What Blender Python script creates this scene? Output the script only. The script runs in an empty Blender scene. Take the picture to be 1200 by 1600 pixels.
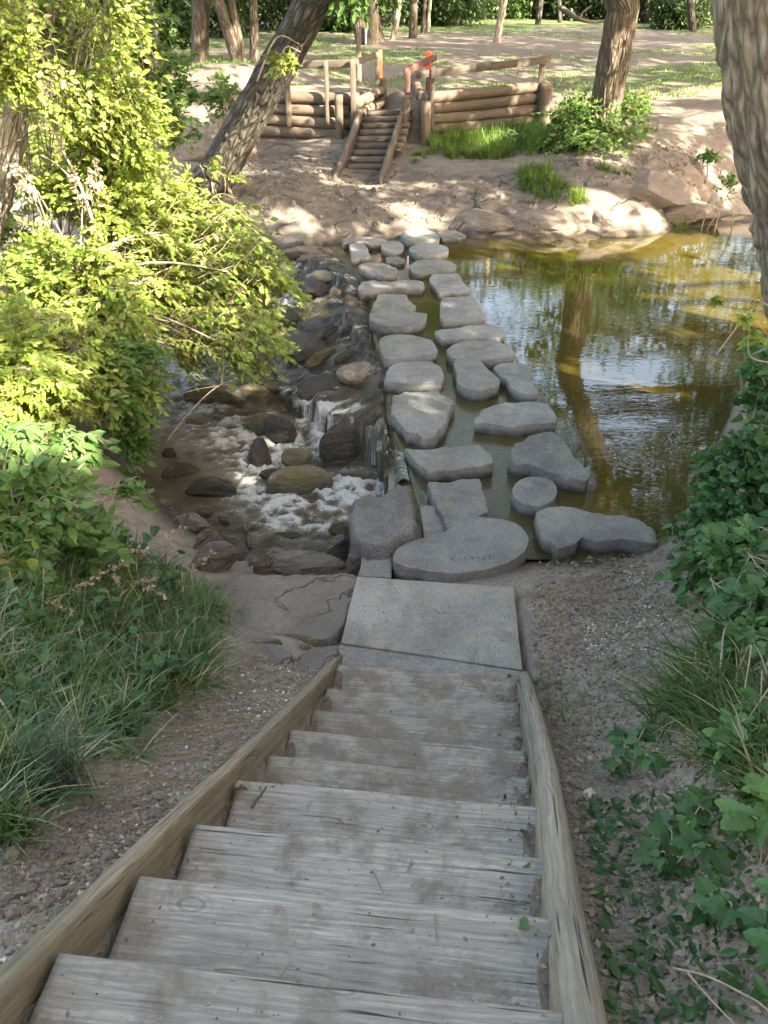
import bpy, math
import numpy as np
from mathutils import Vector

# ------------------------------------------------------------------ camera, sky, sun, exposure
SC = bpy.context.scene
H, TH, FPX = 4.3, math.radians(35.0), 1203.0           # eye height above the pool, pitch, focal length in px of 1600
cam_d = bpy.data.cameras.new('camera'); cam = bpy.data.objects.new('camera', cam_d); SC.collection.objects.link(cam)
cam.location = (0, 0, H); cam.rotation_euler = (math.pi/2 - TH, 0, 0)
cam_d.sensor_fit = 'VERTICAL'; cam_d.sensor_height = 36; cam_d.sensor_width = 27; cam_d.lens = FPX/1600*36
cam_d.clip_start = 0.05; cam_d.clip_end = 3000
SC.camera = cam
SUN_EL, SUN_AZ = math.radians(33), math.radians(132)    # azimuth clockwise from +Y
S = np.array([math.sin(SUN_AZ)*math.cos(SUN_EL), math.cos(SUN_AZ)*math.cos(SUN_EL), math.sin(SUN_EL)])
W = bpy.data.worlds.new('World'); SC.world = W; W.use_nodes = True
_bg = W.node_tree.nodes['Background']; _sk = W.node_tree.nodes.new('ShaderNodeTexSky')
_sk.sky_type = 'NISHITA'; _sk.sun_disc = False; _sk.sun_elevation = SUN_EL; _sk.sun_rotation = SUN_AZ
_sk.air_density = 1.1; _sk.dust_density = 2.5; _sk.ozone_density = 0.8
_mx = W.node_tree.nodes.new('ShaderNodeMix'); _mx.data_type = 'RGBA'; _mx.blend_type = 'MULTIPLY'; _mx.inputs[0].default_value = 1; _mx.inputs[7].default_value = (1.17, 1.0, .86, 1)
W.node_tree.links.new(_sk.outputs[0], _mx.inputs[6]); W.node_tree.links.new(_mx.outputs[2], _bg.inputs[0]); _bg.inputs[1].default_value = 0.145
sun_d = bpy.data.lights.new('sun', 'SUN'); sun_d.energy = 4.9; sun_d.angle = math.radians(0.55); sun_d.color = (1.0, 0.89, 0.71)
sun = bpy.data.objects.new('sun', sun_d); SC.collection.objects.link(sun)
sun.rotation_euler = Vector(S.tolist()).to_track_quat('Z', 'Y').to_euler(); sun.location = (12, -12, 14)
SC.view_settings.view_transform = 'Standard'; SC.view_settings.look = 'None'
SC.view_settings.exposure = 3.03; SC.view_settings.gamma = 1
try: SC.cycles.transparent_max_bounces = 8
except Exception: pass

rng = np.random.default_rng(7)

# ------------------------------------------------------------------ finding places in the world
def _ray(px, py):
    x = (px-600)/FPX; v = (800-py)/FPX
    return np.array([x, math.cos(TH)+v*math.sin(TH), -math.sin(TH)+v*math.cos(TH)])
def P(px, py, z=0.0):                                   # where a sight line meets the level z
    r = _ray(px, py); return r*((z-H)/r[2]) + np.array([0, 0, H])
def PY(px, py, y):                                      # where it meets the upright plane at distance y
    r = _ray(px, py); return r*(y/r[1]) + np.array([0, 0, H])
def PIX(p):
    p = np.atleast_2d(p); d = p - np.array([0, 0, H])
    a = d[:, 1]*math.cos(TH) - d[:, 2]*math.sin(TH); u = d[:, 1]*math.sin(TH) + d[:, 2]*math.cos(TH)
    a2 = np.where(a < 0.05, 0.05, a)
    return 600+FPX*d[:, 0]/a2, 800-FPX*u/a2, a
def scale_at(p): return FPX/PIX(p)[2][0]

# ------------------------------------------------------------------ noise
def _hash(ix, iy, iz, seed):
    h = (ix*374761393 + iy*668265263 + iz*2147483647*3 + seed*1274126177) & 0xFFFFFFFF
    h = ((h ^ (h >> 13))*1274126177) & 0xFFFFFFFF
    h = ((h ^ (h >> 15))*2246822519) & 0xFFFFFFFF
    return ((h ^ (h >> 16)) & 0xFFFFFF)/float(0xFFFFFF)
def vnoise(p, seed=0):
    p = np.asarray(p, float); i = np.floor(p).astype(np.int64); f = p-i; f = f*f*(3-2*f)
    r = 0
    for a in (0, 1):
        for b in (0, 1):
            for c in (0, 1):
                w = (f[:, 0] if a else 1-f[:, 0])*(f[:, 1] if b else 1-f[:, 1])*(f[:, 2] if c else 1-f[:, 2])
                r = r + w*_hash(i[:, 0]+a, i[:, 1]+b, i[:, 2]+c, seed)
    return r*2-1
def fbm(p, octv=4, seed=0, gain=0.5):
    p = np.asarray(p, float); r = 0; a = 1.0; s = 0
    for k in range(octv):
        r = r + a*vnoise(p*(2.03**k)+k*7.3, seed+k*11); s += a; a *= gain
    return r/s
def worley(p, seed=0):                                  # 2-D cells: distance to the nearest border (roughly)
    p = np.asarray(p, float)[:, :2]; i = np.floor(p).astype(np.int64)
    d1 = np.full(len(p), 9.0); d2 = np.full(len(p), 9.0)
    for a in (-1, 0, 1):
        for b in (-1, 0, 1):
            cx = i[:, 0]+a; cy = i[:, 1]+b; z0 = np.zeros_like(cx)
            qx = cx+_hash(cx, cy, z0, seed); qy = cy+_hash(cx, cy, z0+5, seed)
            d = np.hypot(p[:, 0]-qx, p[:, 1]-qy)
            nd1 = np.minimum(d1, d); d2 = np.minimum(np.maximum(d1, d), d2); d1 = nd1
    return d2-d1
def sstep(a, b, x):
    t = np.clip((x-a)/(b-a), 0, 1); return t*t*(3-2*t)
def inpoly(x, y, poly):
    poly = np.asarray(poly); n = len(poly); ins = np.zeros(len(x), bool); j = n-1
    for i in range(n):
        xi, yi = poly[i][:2]; xj, yj = poly[j][:2]
        c = ((yi > y) != (yj > y)) & (x < (xj-xi)*(y-yi)/((yj-yi)+1e-12)+xi); ins ^= c; j = i
    return ins
def polydist(x, y, poly):                               # signed, positive inside
    poly = np.asarray(poly)[:, :2]; d = np.full(len(x), 1e9); n = len(poly)
    for i in range(n):
        a = poly[i]; b = poly[(i+1) % n]; ab = b-a; t = np.clip(((x-a[0])*ab[0]+(y-a[1])*ab[1])/(ab@ab+1e-12), 0, 1)
        d = np.minimum(d, np.hypot(x-a[0]-t*ab[0], y-a[1]-t*ab[1]))
    return np.where(inpoly(x, y, poly), d, -d)

# ------------------------------------------------------------------ objects
COL = SC.collection
def tag(o, label=None, cat=None, group=None, kind=None):
    if label: o['label'] = label
    if cat: o['category'] = cat
    if group: o['group'] = group
    if kind: o['kind'] = kind
    return o
def thing(name, loc, label, cat, group=None):
    o = bpy.data.objects.new(name, None); COL.objects.link(o); o.location = [float(a) for a in loc]
    o.empty_display_size = 0.1
    return tag(o, label, cat, group)
class MB:
    """collects arrays of vertices and faces; build() links them as one mesh object"""
    def __init__(s): s.V = []; s.F = []; s.n = 0; s.A = {}
    def add(s, V, Fs, **at):
        V = np.asarray(V, float)
        if not isinstance(Fs, (list, tuple)): Fs = [Fs]
        for F in Fs:
            F = np.asarray(F, np.int64)
            if len(F): s.F.append(F+s.n)
        s.V.append(V)
        for k in ('rnd', 'gp', 'm1', 'm2', 'm3'):
            v = at.get(k)
            s.A.setdefault(k, []).append((len(V), v))
        s.n += len(V)
    def build(s, name, mat, parent=None, loc=None, smooth=True):
        V = np.concatenate(s.V) if s.V else np.zeros((0, 3))
        org = np.zeros(3)
        if parent is not None: org = np.array(parent.get('_w', list(parent.location)))
        elif loc is not None: org = np.asarray(loc, float)
        me = bpy.data.meshes.new(name)
        me.vertices.add(len(V)); me.vertices.foreach_set('co', (V-org).astype(np.float32).ravel())
        idx = np.concatenate([F.ravel() for F in s.F]); tot = np.concatenate([np.full(len(F), F.shape[1]) for F in s.F])
        st = np.concatenate([[0], np.cumsum(tot)[:-1]])
        me.loops.add(len(idx)); me.loops.foreach_set('vertex_index', idx.astype(np.int32))
        me.polygons.add(len(tot)); me.polygons.foreach_set('loop_start', st.astype(np.int32))
        me.polygons.foreach_set('use_smooth', np.full(len(tot), smooth))
        for k, lst in s.A.items():
            if all(v is None for _, v in lst): continue
            vec = k == 'gp'
            at = me.attributes.new(k, 'FLOAT_VECTOR' if vec else 'FLOAT', 'POINT')
            parts = []
            for n, v in lst:
                if v is None: v = 0.5 if not vec else (0, 0, 0)
                parts.append(np.broadcast_to(np.asarray(v, float), (n, 3) if vec else (n,)))
            at.data.foreach_set('vector' if vec else 'value', np.concatenate(parts).astype(np.float32).ravel())
        me.update(calc_edges=True); me.validate()
        if mat: me.materials.append(mat)
        o = bpy.data.objects.new(name, me); COL.objects.link(o)
        if parent is not None: o.parent = parent
        elif loc is not None: o.location = [float(a) for a in loc]
        if parent is not None: o['_w'] = [float(a) for a in org]
        return o

def frames(path):
    path = np.asarray(path, float); t = np.gradient(path, axis=0); t /= np.linalg.norm(t, axis=1)[:, None]+1e-9
    return path, t
def loft(mb, path, sec, sc=None, up=(0, 0, 1), noise=0, nsc=3.0, seed=1, cap=True, goff=0.0, **at):
    """sec: (M,2) section (across, up) swept along the path"""
    path, t = frames(path); n = len(path); sec = np.asarray(sec, float); m = len(sec)
    sc = np.ones(n) if sc is None else np.broadcast_to(sc, (n,))
    up = np.asarray(up, float); a = np.cross(t, up); bad = np.linalg.norm(a, axis=1) < 0.15
    a[bad] = np.cross(t[bad], np.array([0, 1.0, 0.1])); a /= np.linalg.norm(a, axis=1)[:, None]; b = np.cross(a, t)
    V = path[:, None]+(a[:, None]*sec[None, :, 0:1]+b[:, None]*sec[None, :, 1:2])*sc[:, None, None]
    L = np.concatenate([[0], np.cumsum(np.linalg.norm(np.diff(path, axis=0), axis=1))])
    g = np.zeros((n, m, 3)); g[..., 0] = sec[None, :, 0]*sc[:, None]+goff*3.1; g[..., 1] = sec[None, :, 1]*sc[:, None]+goff*1.7; g[..., 2] = L[:, None]+goff
    V = V.reshape(-1, 3); g = g.reshape(-1, 3)
    if noise:
        nn = fbm(g*nsc, 3, seed); c = np.repeat(path, m, axis=0); d = V-c
        V = V+d/(np.linalg.norm(d, axis=1)[:, None]+1e-9)*(nn*noise)[:, None]
    i = np.arange(n-1)[:, None]*m; j = np.arange(m)[None]; j2 = (j+1) % m
    Q = np.stack([i+j, i+j2, i+m+j2, i+m+j], -1).reshape(-1, 4)
    Fs = [Q]
    if cap:
        k = len(V); V = np.vstack([V, path[0], path[-1]]); g = np.vstack([g, [goff*3.1, goff*1.7, goff], [goff*3.1, goff*1.7, L[-1]+goff]])
        jj = np.arange(m); Fs.append(np.stack([np.full(m, k), (jj+1) % m, jj], -1)); o = (n-1)*m
        Fs.append(np.stack([np.full(m, k+1), o+jj, o+(jj+1) % m], -1))
    mb.add(V, Fs, gp=g, **at)
def circ(r, m=10): a = np.arange(m)*2*math.pi/m; return np.stack([np.cos(a)*r, np.sin(a)*r], -1)
def rrect(w, h, c=0.006, k=4):
    """box section with worn edges, extra points along the sides"""
    x, y = w/2, h/2; pts = []
    cor = [(x, -y), (x, y), (-x, y), (-x, -y)]
    for i in range(4):
        p = np.array(cor[i]); q = np.array(cor[(i+1) % 4]); d = (q-p)/np.linalg.norm(q-p); L = np.linalg.norm(q-p)
        for s in np.linspace(c, L-c, k): pts.append(p+d*s)
    return np.array(pts)
def tube(mb, path, r, m=8, **k):
    path = np.asarray(path, float); r = np.broadcast_to(r, (len(path),)); loft(mb, path, circ(1, m), sc=r, **k)
def curve(pts, n=12):                                   # Catmull-Rom through the points
    p = np.asarray(pts, float); p = np.vstack([2*p[0]-p[1], p, 2*p[-1]-p[-2]]); out = []
    for i in range(1, len(p)-2):
        for t in np.linspace(0, 1, n, endpoint=False):
            a, b, c, d = p[i-1:i+3]; out.append(0.5*((2*b)+(c-a)*t+(2*a-5*b+4*c-d)*t*t+(3*b-a-3*c+d)*t**3))
    out.append(p[-2]); return np.array(out)

# ------------------------------------------------------------------ materials
def mat_new(name):
    m = bpy.data.materials.new(name); m.use_nodes = True; nt = m.node_tree; nt.nodes.clear(); return m, nt
class NT:
    def __init__(s, name): s.m, s.t = mat_new(name); s.out = s.n('ShaderNodeOutputMaterial')
    def n(s, typ, ins=None, **pr):
        nd = s.t.nodes.new(typ)
        for k, v in pr.items(): setattr(nd, k, v)
        for k, v in (ins or {}).items(): s.set(nd, k, v)
        return nd
    def set(s, nd, k, v):
        i = nd.inputs[k]
        if hasattr(v, 'is_output') or isinstance(v, bpy.types.NodeSocket): s.t.links.new(v, i)
        else:
            if i.type == 'RGBA' and len(v) == 3: v = (*v, 1)
            i.default_value = v
    def attr(s, name, vec=False): a = s.n('ShaderNodeAttribute', attribute_name=name); return a.outputs['Vector' if vec else 'Fac']
    def obj(s): return s.n('ShaderNodeTexCoord').outputs['Object']
    def geo(s): return s.n('ShaderNodeNewGeometry').outputs['Position']
    def orand(s): return s.n('ShaderNodeObjectInfo').outputs['Random']
    def map(s, v, sc): return s.n('ShaderNodeMapping', {'Vector': v, 'Scale': sc}).outputs[0]
    def noise(s, v, scale, det=4, rough=.55, dist=0.0): return s.n('ShaderNodeTexNoise', {'Vector': v, 'Scale': scale, 'Detail': det, 'Roughness': rough, 'Distortion': dist}).outputs['Fac']
    def vor(s, v, scale, feature='F1', out='Distance', rand=1.0): return s.n('ShaderNodeTexVoronoi', {'Vector': v, 'Scale': scale, 'Randomness': rand}, feature=feature).outputs[out]
    def ramp(s, f, stops):
        r = s.n('ShaderNodeValToRGB', {'Fac': f}); e = r.color_ramp.elements
        while len(e) > 1: e.remove(e[-1])
        for i, (p, c) in enumerate(stops):
            x = e[0] if i == 0 else e.new(p)
            x.position = p; x.color = (*c, 1) if not np.isscalar(c) else (c, c, c, 1)
        return r.outputs[0]
    def mix(s, f, a, b, blend='MIX'):
        x = s.n('ShaderNodeMix', data_type='RGBA', blend_type=blend); s.set(x, 0, f)
        for i, v in ((6, a), (7, b)): s.set(x, i, v)
        return x.outputs[2]
    def math(s, op, a, b=0.0, c=None, clamp=False):
        x = s.n('ShaderNodeMath', operation=op, use_clamp=clamp); s.set(x, 0, a); s.set(x, 1, b)
        if c is not None: s.set(x, 2, c)
        return x.outputs[0]
    def rng(s, v, a, b, c=0.0, d=1.0): return s.n('ShaderNodeMapRange', {'Value': v, 'From Min': a, 'From Max': b, 'To Min': c, 'To Max': d}).outputs[0]
    def bump(s, h, strength=.5, dist=.02, nrm=None):
        d = {'Height': h, 'Strength': strength, 'Distance': dist}
        if nrm is not None: d['Normal'] = nrm
        return s.n('ShaderNodeBump', d).outputs[0]
    def bsdf(s, col, rough=.8, nrm=None, **k):
        d = {'Base Color': col, 'Roughness': rough}
        if nrm is not None: d['Normal'] = nrm
        d.update(k); return s.n('ShaderNodeBsdfPrincipled', d)
    def done(s, sh): s.t.links.new(sh, s.out.inputs[0]); return s.m

def m_concrete(name, base, rough_amt=1.0, tint=(1.1, 1.0, .85), wl=.06, mud=.35):
    t = NT(name); v = t.obj(); g = t.geo()
    big = t.noise(g, 2.2, 4); fine = t.noise(v, 60, 3, .7); spk = t.vor(g, 130)
    c0 = tuple(b*.62 for b in base); c1 = tuple(b*1.25 for b in base)
    c = t.ramp(big, [(.3, c0), (.7, c1)])
    c = t.mix(t.rng(fine, .38, .62, 0, min(.8, .25+.4*rough_amt)), c, tuple(b*.42 for b in base))
    c = t.mix(t.math('MULTIPLY', t.rng(t.noise(g, 9, 3), .5, .68), .45), c, tuple(b*q*1.15 for b, q in zip(base, tint)))
    c = t.mix(t.math('MULTIPLY', t.math('LESS_THAN', spk, .16), t.math('GREATER_THAN', t.noise(g, 14, 2), .52)), c, (.42, .41, .37))
    c = t.mix(t.math('MULTIPLY', t.rng(t.noise(g, 3.3, 6, .7, .6), .52, .66), mud), c, (.15, .125, .095))
    c = t.mix(1.0, c, t.ramp(t.orand(), [(0, (.80, .79, .77)), (.5, (1.0, .99, .95)), (1, (1.12, 1.12, 1.13))]), 'MULTIPLY')
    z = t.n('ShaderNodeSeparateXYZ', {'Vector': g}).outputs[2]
    wet = t.rng(t.math('ADD', z, t.math('MULTIPLY', t.noise(g, 7, 4), .11)), wl, wl+.09, 1, 0)  # damp waterline, run higher up to paint the shade of the sides
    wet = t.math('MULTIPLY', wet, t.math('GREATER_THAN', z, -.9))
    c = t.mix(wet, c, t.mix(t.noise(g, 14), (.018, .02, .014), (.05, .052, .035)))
    h = t.math('ADD', t.math('MULTIPLY', t.noise(g, 22, 6, .75), 1.0), t.math('MULTIPLY', fine, .45))
    n = t.bump(h, min(1, .9*rough_amt), .045*rough_amt)
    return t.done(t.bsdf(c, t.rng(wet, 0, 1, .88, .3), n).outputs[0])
def m_rock(name, base, dark=.5, wetz=-9.0, wet=0.0, moss=None, cracks=True):
    t = NT(name); g = t.geo()
    strat = t.map(g, (1, 1, 3.5)); big = t.noise(strat, 1.8, 6, .6, .6); fin = t.noise(g, 24, 5, .7)
    c = t.ramp(big, [(.28, tuple(b*dark for b in base)), (.5, base), (.75, tuple(min(b*1.35, .6) for b in base))])
    c = t.mix(t.rng(fin, .3, .75, 0, .45), c, tuple(b*.5 for b in base))
    if moss: c = t.mix(t.rng(t.noise(g, 4, 4), .42, .62), c, moss)
    h = t.math('ADD', t.math('MULTIPLY', fin, .5), t.math('MULTIPLY', big, 1.0))
    if cracks:
        cr = t.vor(t.n('ShaderNodeVectorMath', {0: strat, 1: t.n('ShaderNodeTexNoise', {'Vector': g, 'Scale': 3.0, 'Detail': 3}).outputs['Color']}, operation='ADD').outputs[0], 1.5, 'DISTANCE_TO_EDGE')
        cm = t.math('MULTIPLY', t.rng(cr, 0, .022, 1, 0), t.rng(t.noise(g, 2.1, 3), .44, .6)); c = t.mix(t.math('MULTIPLY', cm, .7), c, tuple(b*.2 for b in base)); h = t.math('SUBTRACT', h, t.math('MULTIPLY', cm, .6))
    z = t.n('ShaderNodeSeparateXYZ', {'Vector': g}).outputs[2]
    wm = t.rng(t.math('ADD', z, t.math('MULTIPLY', t.noise(g, 5, 3), .12)), wetz, wetz+.1, 1, 0) if wetz > -5 else wet
    c = t.mix(wm, c, t.mix(.68, c, (.012, .012, .009)))
    r = t.rng(wm, 0, 1, .85, .22) if wetz > -5 else (.85-.6*wet)
    return t.done(t.bsdf(c, r, t.bump(t.math('ADD', h, t.math('MULTIPLY', t.noise(g, 9, 5, .7), .8)), .9, .07)).outputs[0])
def m_wood(name, lo, hi, dirt=0.0, rows=55.0, knots=True, along=1.6):
    t = NT(name); g = t.attr('gp', True); w = t.geo()
    st = t.map(g, (rows, rows, along)); big = t.noise(t.map(g, (7, 7, .8)), 1.0, 3)
    gr = t.noise(st, 1.0, 7, .72, 1.3)
    wav = t.n('ShaderNodeTexWave', {'Vector': t.map(g, (1, 1, .16)), 'Scale': 13.0, 'Distortion': 11.0, 'Detail': 3.0, 'Detail Scale': 1.2}, bands_direction='X').outputs['Fac']
    c = t.ramp(gr, [(.3, lo), (.52, tuple((a+b)/2 for a, b in zip(lo, hi))), (.72, hi)])
    c = t.mix(t.rng(wav, .35, .9, 0, .35), c, tuple(a*.6 for a in lo))
    c = t.mix(t.rng(big, .35, .7, 0, .45), c, tuple(a*.8 for a in lo)); c = t.mix(1.0, c, t.ramp(t.orand(), [(0, (.84, .82, .80)), (.5, (1, .98, .96)), (1, (1.1, 1.1, 1.1))]), 'MULTIPLY')
    c = t.mix(t.math('MULTIPLY', t.rng(t.noise(w, 4, 5, .7), .5, .68), .4), c, tuple(a*.55 for a in lo))
    ck = t.rng(t.noise(t.map(g, (90, 90, 2.2)), 1, 2, .5), .66, .72); c = t.mix(ck, c, (.03, .025, .02))
    h = t.math('ADD', t.math('MULTIPLY', gr, .7), t.math('MULTIPLY', wav, .25))
    h = t.math('SUBTRACT', h, t.math('MULTIPLY', ck, .8))
    if knots:
        k = t.vor(t.map(g, (4.5, 4.5, 2.2)), 1.0); km = t.rng(k, .05, .09, 1, 0); c = t.mix(km, c, tuple(a*.35 for a in lo))
    if dirt:
        d = t.rng(t.noise(w, 5.5, 5, .7), .62-.25*dirt, .80-.25*dirt); c = t.mix(d, c, (.17, .14, .108)); h = t.math('ADD', h, t.math('MULTIPLY', d, t.noise(w, 50, 3)))
        sp = t.math('GREATER_THAN', t.noise(t.map(g, (2, 2, 1)), 42, 3, .6), .70); c = t.mix(sp, c, (.06, .05, .04)); sp2 = t.math('GREATER_THAN', t.noise(t.map(g, (1.6, 1.6, 1)), 55, 3, .6), .69); c = t.mix(sp2, c, (.46, .43, .36))
        rg = t.vor(t.map(g, (3.2, 3.2, 1.7)), 1.0); rs = t.math('MULTIPLY', t.rng(rg, .10, .16, 1, 0), t.rng(t.math('SINE', t.math('MULTIPLY', rg, 190)), -.2, 1, 0, .7)); c = t.mix(rs, c, tuple(q*.5 for q in lo)); f2 = t.noise(t.map(g, (150, 150, 9)), 1, 4, .7); c = t.mix(t.rng(f2, .42, .66, 0, .55), c, tuple(q*.62 for q in lo)); h = t.math('ADD', h, t.math('MULTIPLY', f2, .5))
    return t.done(t.bsdf(c, .85, t.bump(h, .75, .008)).outputs[0])
def m_bark(name, lo, hi, sx=14.0, sz=2.6, strength=1.0, rel=.04, sk=.45):
    t = NT(name); g = t.attr('gp', True)
    v = t.map(g, (sx, sx, sz))
    wv = t.n('ShaderNodeVectorMath', {0: v, 1: t.n('ShaderNodeVectorMath', {0: t.n('ShaderNodeTexNoise', {'Vector': v, 'Scale': .8, 'Detail': 3}).outputs['Color'], 1: (1.4, 1.4, 1.4)}, operation='MULTIPLY').outputs[0]}, operation='ADD').outputs[0]
    e = t.vor(wv, 1.0, 'DISTANCE_TO_EDGE'); f = t.noise(t.map(g, (60, 60, 14)), 1, 4, .7)
    r = t.rng(e, 0, .35); h = t.math('ADD', r, t.math('MULTIPLY', f, .35))
    c = t.ramp(r, [(0, tuple(a*sk for a in lo)), (.25, lo), (.9, hi)]); c = t.mix(t.rng(f, .35, .7, 0, .5), c, tuple(a*.7 for a in lo))
    c = t.mix(t.math('MULTIPLY', t.rng(t.noise(g, 2.5, 3), .45, .65), .35), c, (lo[0]*1.1, lo[1]*1.25, lo[2]*.9))
    return t.done(t.bsdf(c, .9, t.bump(h, strength, rel)).outputs[0])
def m_leaf(name, a, b, dry=None, trans=.35, dryf=.05, tcol=1.6, gloss=.5):
    t = NT(name); r = t.attr('rnd'); c = t.ramp(r, [(0, a), (.85, b), (1, tuple(x*1.2 for x in b))])
    c = t.mix(t.rng(t.noise(t.geo(), 1.1, 2), .35, .65, 0, .5), c, tuple((x*.75) for x in a))
    if dry: c = t.mix(t.math('LESS_THAN', t.math('FRACT', t.math('MULTIPLY', r, 37.3)), dryf), c, dry)
    p = t.bsdf(c, gloss, None, **{'Specular IOR Level': .4}); tr = t.n('ShaderNodeBsdfTranslucent', {'Color': t.mix(1.0, c, (tcol*1.15, tcol, tcol*.35), 'MULTIPLY')})
    return t.done(t.n('ShaderNodeMixShader', {0: trans, 1: p.outputs[0], 2: tr.outputs[0]}).outputs[0])
def m_plain(name, c, rough=.7, vary=.3, sc=12.0, **k):
    t = NT(name); n = t.noise(t.geo(), sc, 4, .6)
    col = t.ramp(n, [(.3, tuple(x*(1-vary) for x in c)), (.7, tuple(x*(1+vary) for x in c))])
    return t.done(t.bsdf(col, rough, t.bump(n, .3, .01), **k).outputs[0])

M = {}
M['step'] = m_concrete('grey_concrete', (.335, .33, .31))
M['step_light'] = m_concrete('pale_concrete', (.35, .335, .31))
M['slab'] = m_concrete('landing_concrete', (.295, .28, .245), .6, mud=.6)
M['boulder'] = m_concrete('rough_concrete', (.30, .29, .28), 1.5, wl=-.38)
M['dark_rock'] = m_rock('wet_dark_rock', (.10, .085, .065), .45, wet=.75, cracks=False)
M['dark_rock_dry'] = m_rock('dark_bank_rock', (.16, .14, .115), .5, wetz=-.5)
M['moss_rock'] = m_rock('mossy_boulder', (.15, .13, .085), .6, wetz=-.52, moss=(.12, .12, .045), cracks=False)
M['pale_rock'] = m_rock('pale_boulder', (.30, .25, .18), .6, wetz=-.45, cracks=False)
M['bank_rock'] = m_rock('tan_bank_rock', (.24, .195, .15), .62, wetz=.0)
M['flat_rock'] = m_rock('flat_grey_rock', (.20, .175, .145), .65)
M['tread'] = m_wood('weathered_tread', (.27, .245, .205), (.52, .48, .42), dirt=.5, knots=False)
M['tread_low'] = m_wood('dirty_tread', (.26, .235, .195), (.49, .45, .385), dirt=.9, knots=False)
M['stringer'] = m_wood('stained_beam', (.15, .125, .08), (.33, .285, .205), rows=40, knots=False)
M['rail_log'] = m_wood('pale_log', (.20, .175, .135), (.36, .325, .265), rows=30, knots=False)
M['far_wood'] = m_wood('far_plank', (.075, .06, .045), (.17, .14, .11), rows=30)
M['far_log'] = m_wood('retaining_log', (.095, .073, .05), (.23, .18, .13), rows=16, knots=False)
M['red_wood'] = m_wood('red_brown_plank', (.10, .045, .035), (.18, .085, .065), rows=30)
M['orange'] = m_plain('orange_paint', (.85, .12, .03), .55, .12)
M['bark_near'] = m_bark('furrowed_grey_bark', (.17, .138, .10), (.33, .28, .205), 13, 2.6, .8, .02, .5)
M['bark_mid'] = m_bark('brown_bark', (.085, .065, .045), (.18, .14, .105), 12, 2.4)
M['bark_dark'] = m_bark('dark_bark', (.045, .038, .028), (.125, .108, .085), 13, 3)
M['bark_pale'] = m_bark('pale_bark', (.30, .26, .20), (.55, .49, .40), 12, 2)
M['twig'] = m_plain('twig_bark', (.30, .235, .165), .8, .35, 25)
M['twig_dark'] = m_plain('dark_twig_bark', (.10, .08, .06), .8, .35, 25)
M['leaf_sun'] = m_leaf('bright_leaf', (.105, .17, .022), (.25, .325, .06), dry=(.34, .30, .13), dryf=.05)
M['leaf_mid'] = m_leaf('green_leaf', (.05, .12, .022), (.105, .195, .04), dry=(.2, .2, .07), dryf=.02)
M['leaf_big'] = m_leaf('broad_leaf', (.06, .13, .032), (.125, .22, .055), trans=.3)
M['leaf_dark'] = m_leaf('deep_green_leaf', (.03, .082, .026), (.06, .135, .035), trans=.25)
M['leaf_vine'] = m_leaf('vine_leaf', (.04, .11, .035), (.11, .22, .065), trans=.25)
M['leaf_pale'] = m_leaf('dry_pale_leaf', (.38, .31, .2), (.55, .46, .32), trans=.2, tcol=1.2)
M['leaf_far'] = m_leaf('far_leaf', (.03, .07, .014), (.075, .125, .025), trans=.3)
M['leaf_woods_shade'] = m_leaf('shaded_woodland_leaf', (.012, .032, .007), (.045, .085, .016), trans=.25)  # darker copy of the far leaf; deep woodland shade is in the colour
M['grass'] = m_leaf('grass_blade', (.022, .062, .015), (.13, .21, .055), dry=(.38, .32, .18), dryf=.10, trans=.3, tcol=1.4, gloss=.38)
M['grass_far'] = m_leaf('bank_grass_blade', (.07, .15, .02), (.15, .245, .04), dry=(.3, .27, .12), dryf=.07, trans=.35)
M['grass_blue'] = m_leaf('blue_grass_blade', (.06, .10, .07), (.12, .17, .12), dry=(.3, .27, .17), dryf=.06, trans=.2, tcol=1.2)
M['straw'] = m_leaf('straw', (.26, .20, .12), (.42, .35, .23), trans=.2, tcol=1.1)
M['litter'] = m_leaf('brown_litter', (.10, .075, .05), (.32, .26, .18), trans=.1, tcol=1.1)
M['chip'] = m_plain('pale_chip', (.52, .48, .40), .8, .3, 60)
M['soil'] = m_plain('crumbly_soil', (.13, .105, .08), .95, .4, 40)
# ------------------------------------------------------------------ shade map: where the tall crowns let the sun through
# world ellipses (x, y, rx, ry, share of sun) on the level of the water
def _ell(px, py, rx, ry, a, z=0.0):
    c = P(px, py, z); e = P(px+rx, py, z); u = P(px, py-ry, z); d = P(px, py+ry, z)
    return (c[0], (u[1]+d[1])/2, abs(e[0]-c[0]), abs(u[1]-d[1])/2, a)
LIT = [(-8.6, 12.5, 5.2, 5.0, .88), (-4.4, 9.9, 1.9, 1.7, .8), (-6.5, 8.0, 2.6, 2.6, .85), (-4.9, 6.8, 1.5, 1.3, .8), (-3.4, 8.2, 1.0, 1.3, .6),
       _ell(430, 655, 110, 75, .5), _ell(310, 620, 60, 50, .62), _ell(640, 630, 40, 45, .5),
       _ell(520, 440, 75, 70, .42), _ell(640, 440, 45, 30, .4),
       (0.0, 17.6, 6.0, 2.9, .36), (6, 18.2, 5.0, 2.4, .42), (-5.5, 18.5, 3.5, 3.0, .45),
       (7.3, 12.7, 3.4, 2.4, .80), (5.2, 15.3, 2.4, 1.2, .5),
       (*(lambda p: (p-S*(p[2]/S[2]))[:2])(PY(1140, 1310, 2.05)), .30, .30, .9), _ell(750, 215, 110, 40, .85, .9), _ell(860, 292, 60, 40, .85, .6), (0.0, 23.0, 13, 2.4, .30), (9.0, 21.5, 3.5, 2.5, .45)]
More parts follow.
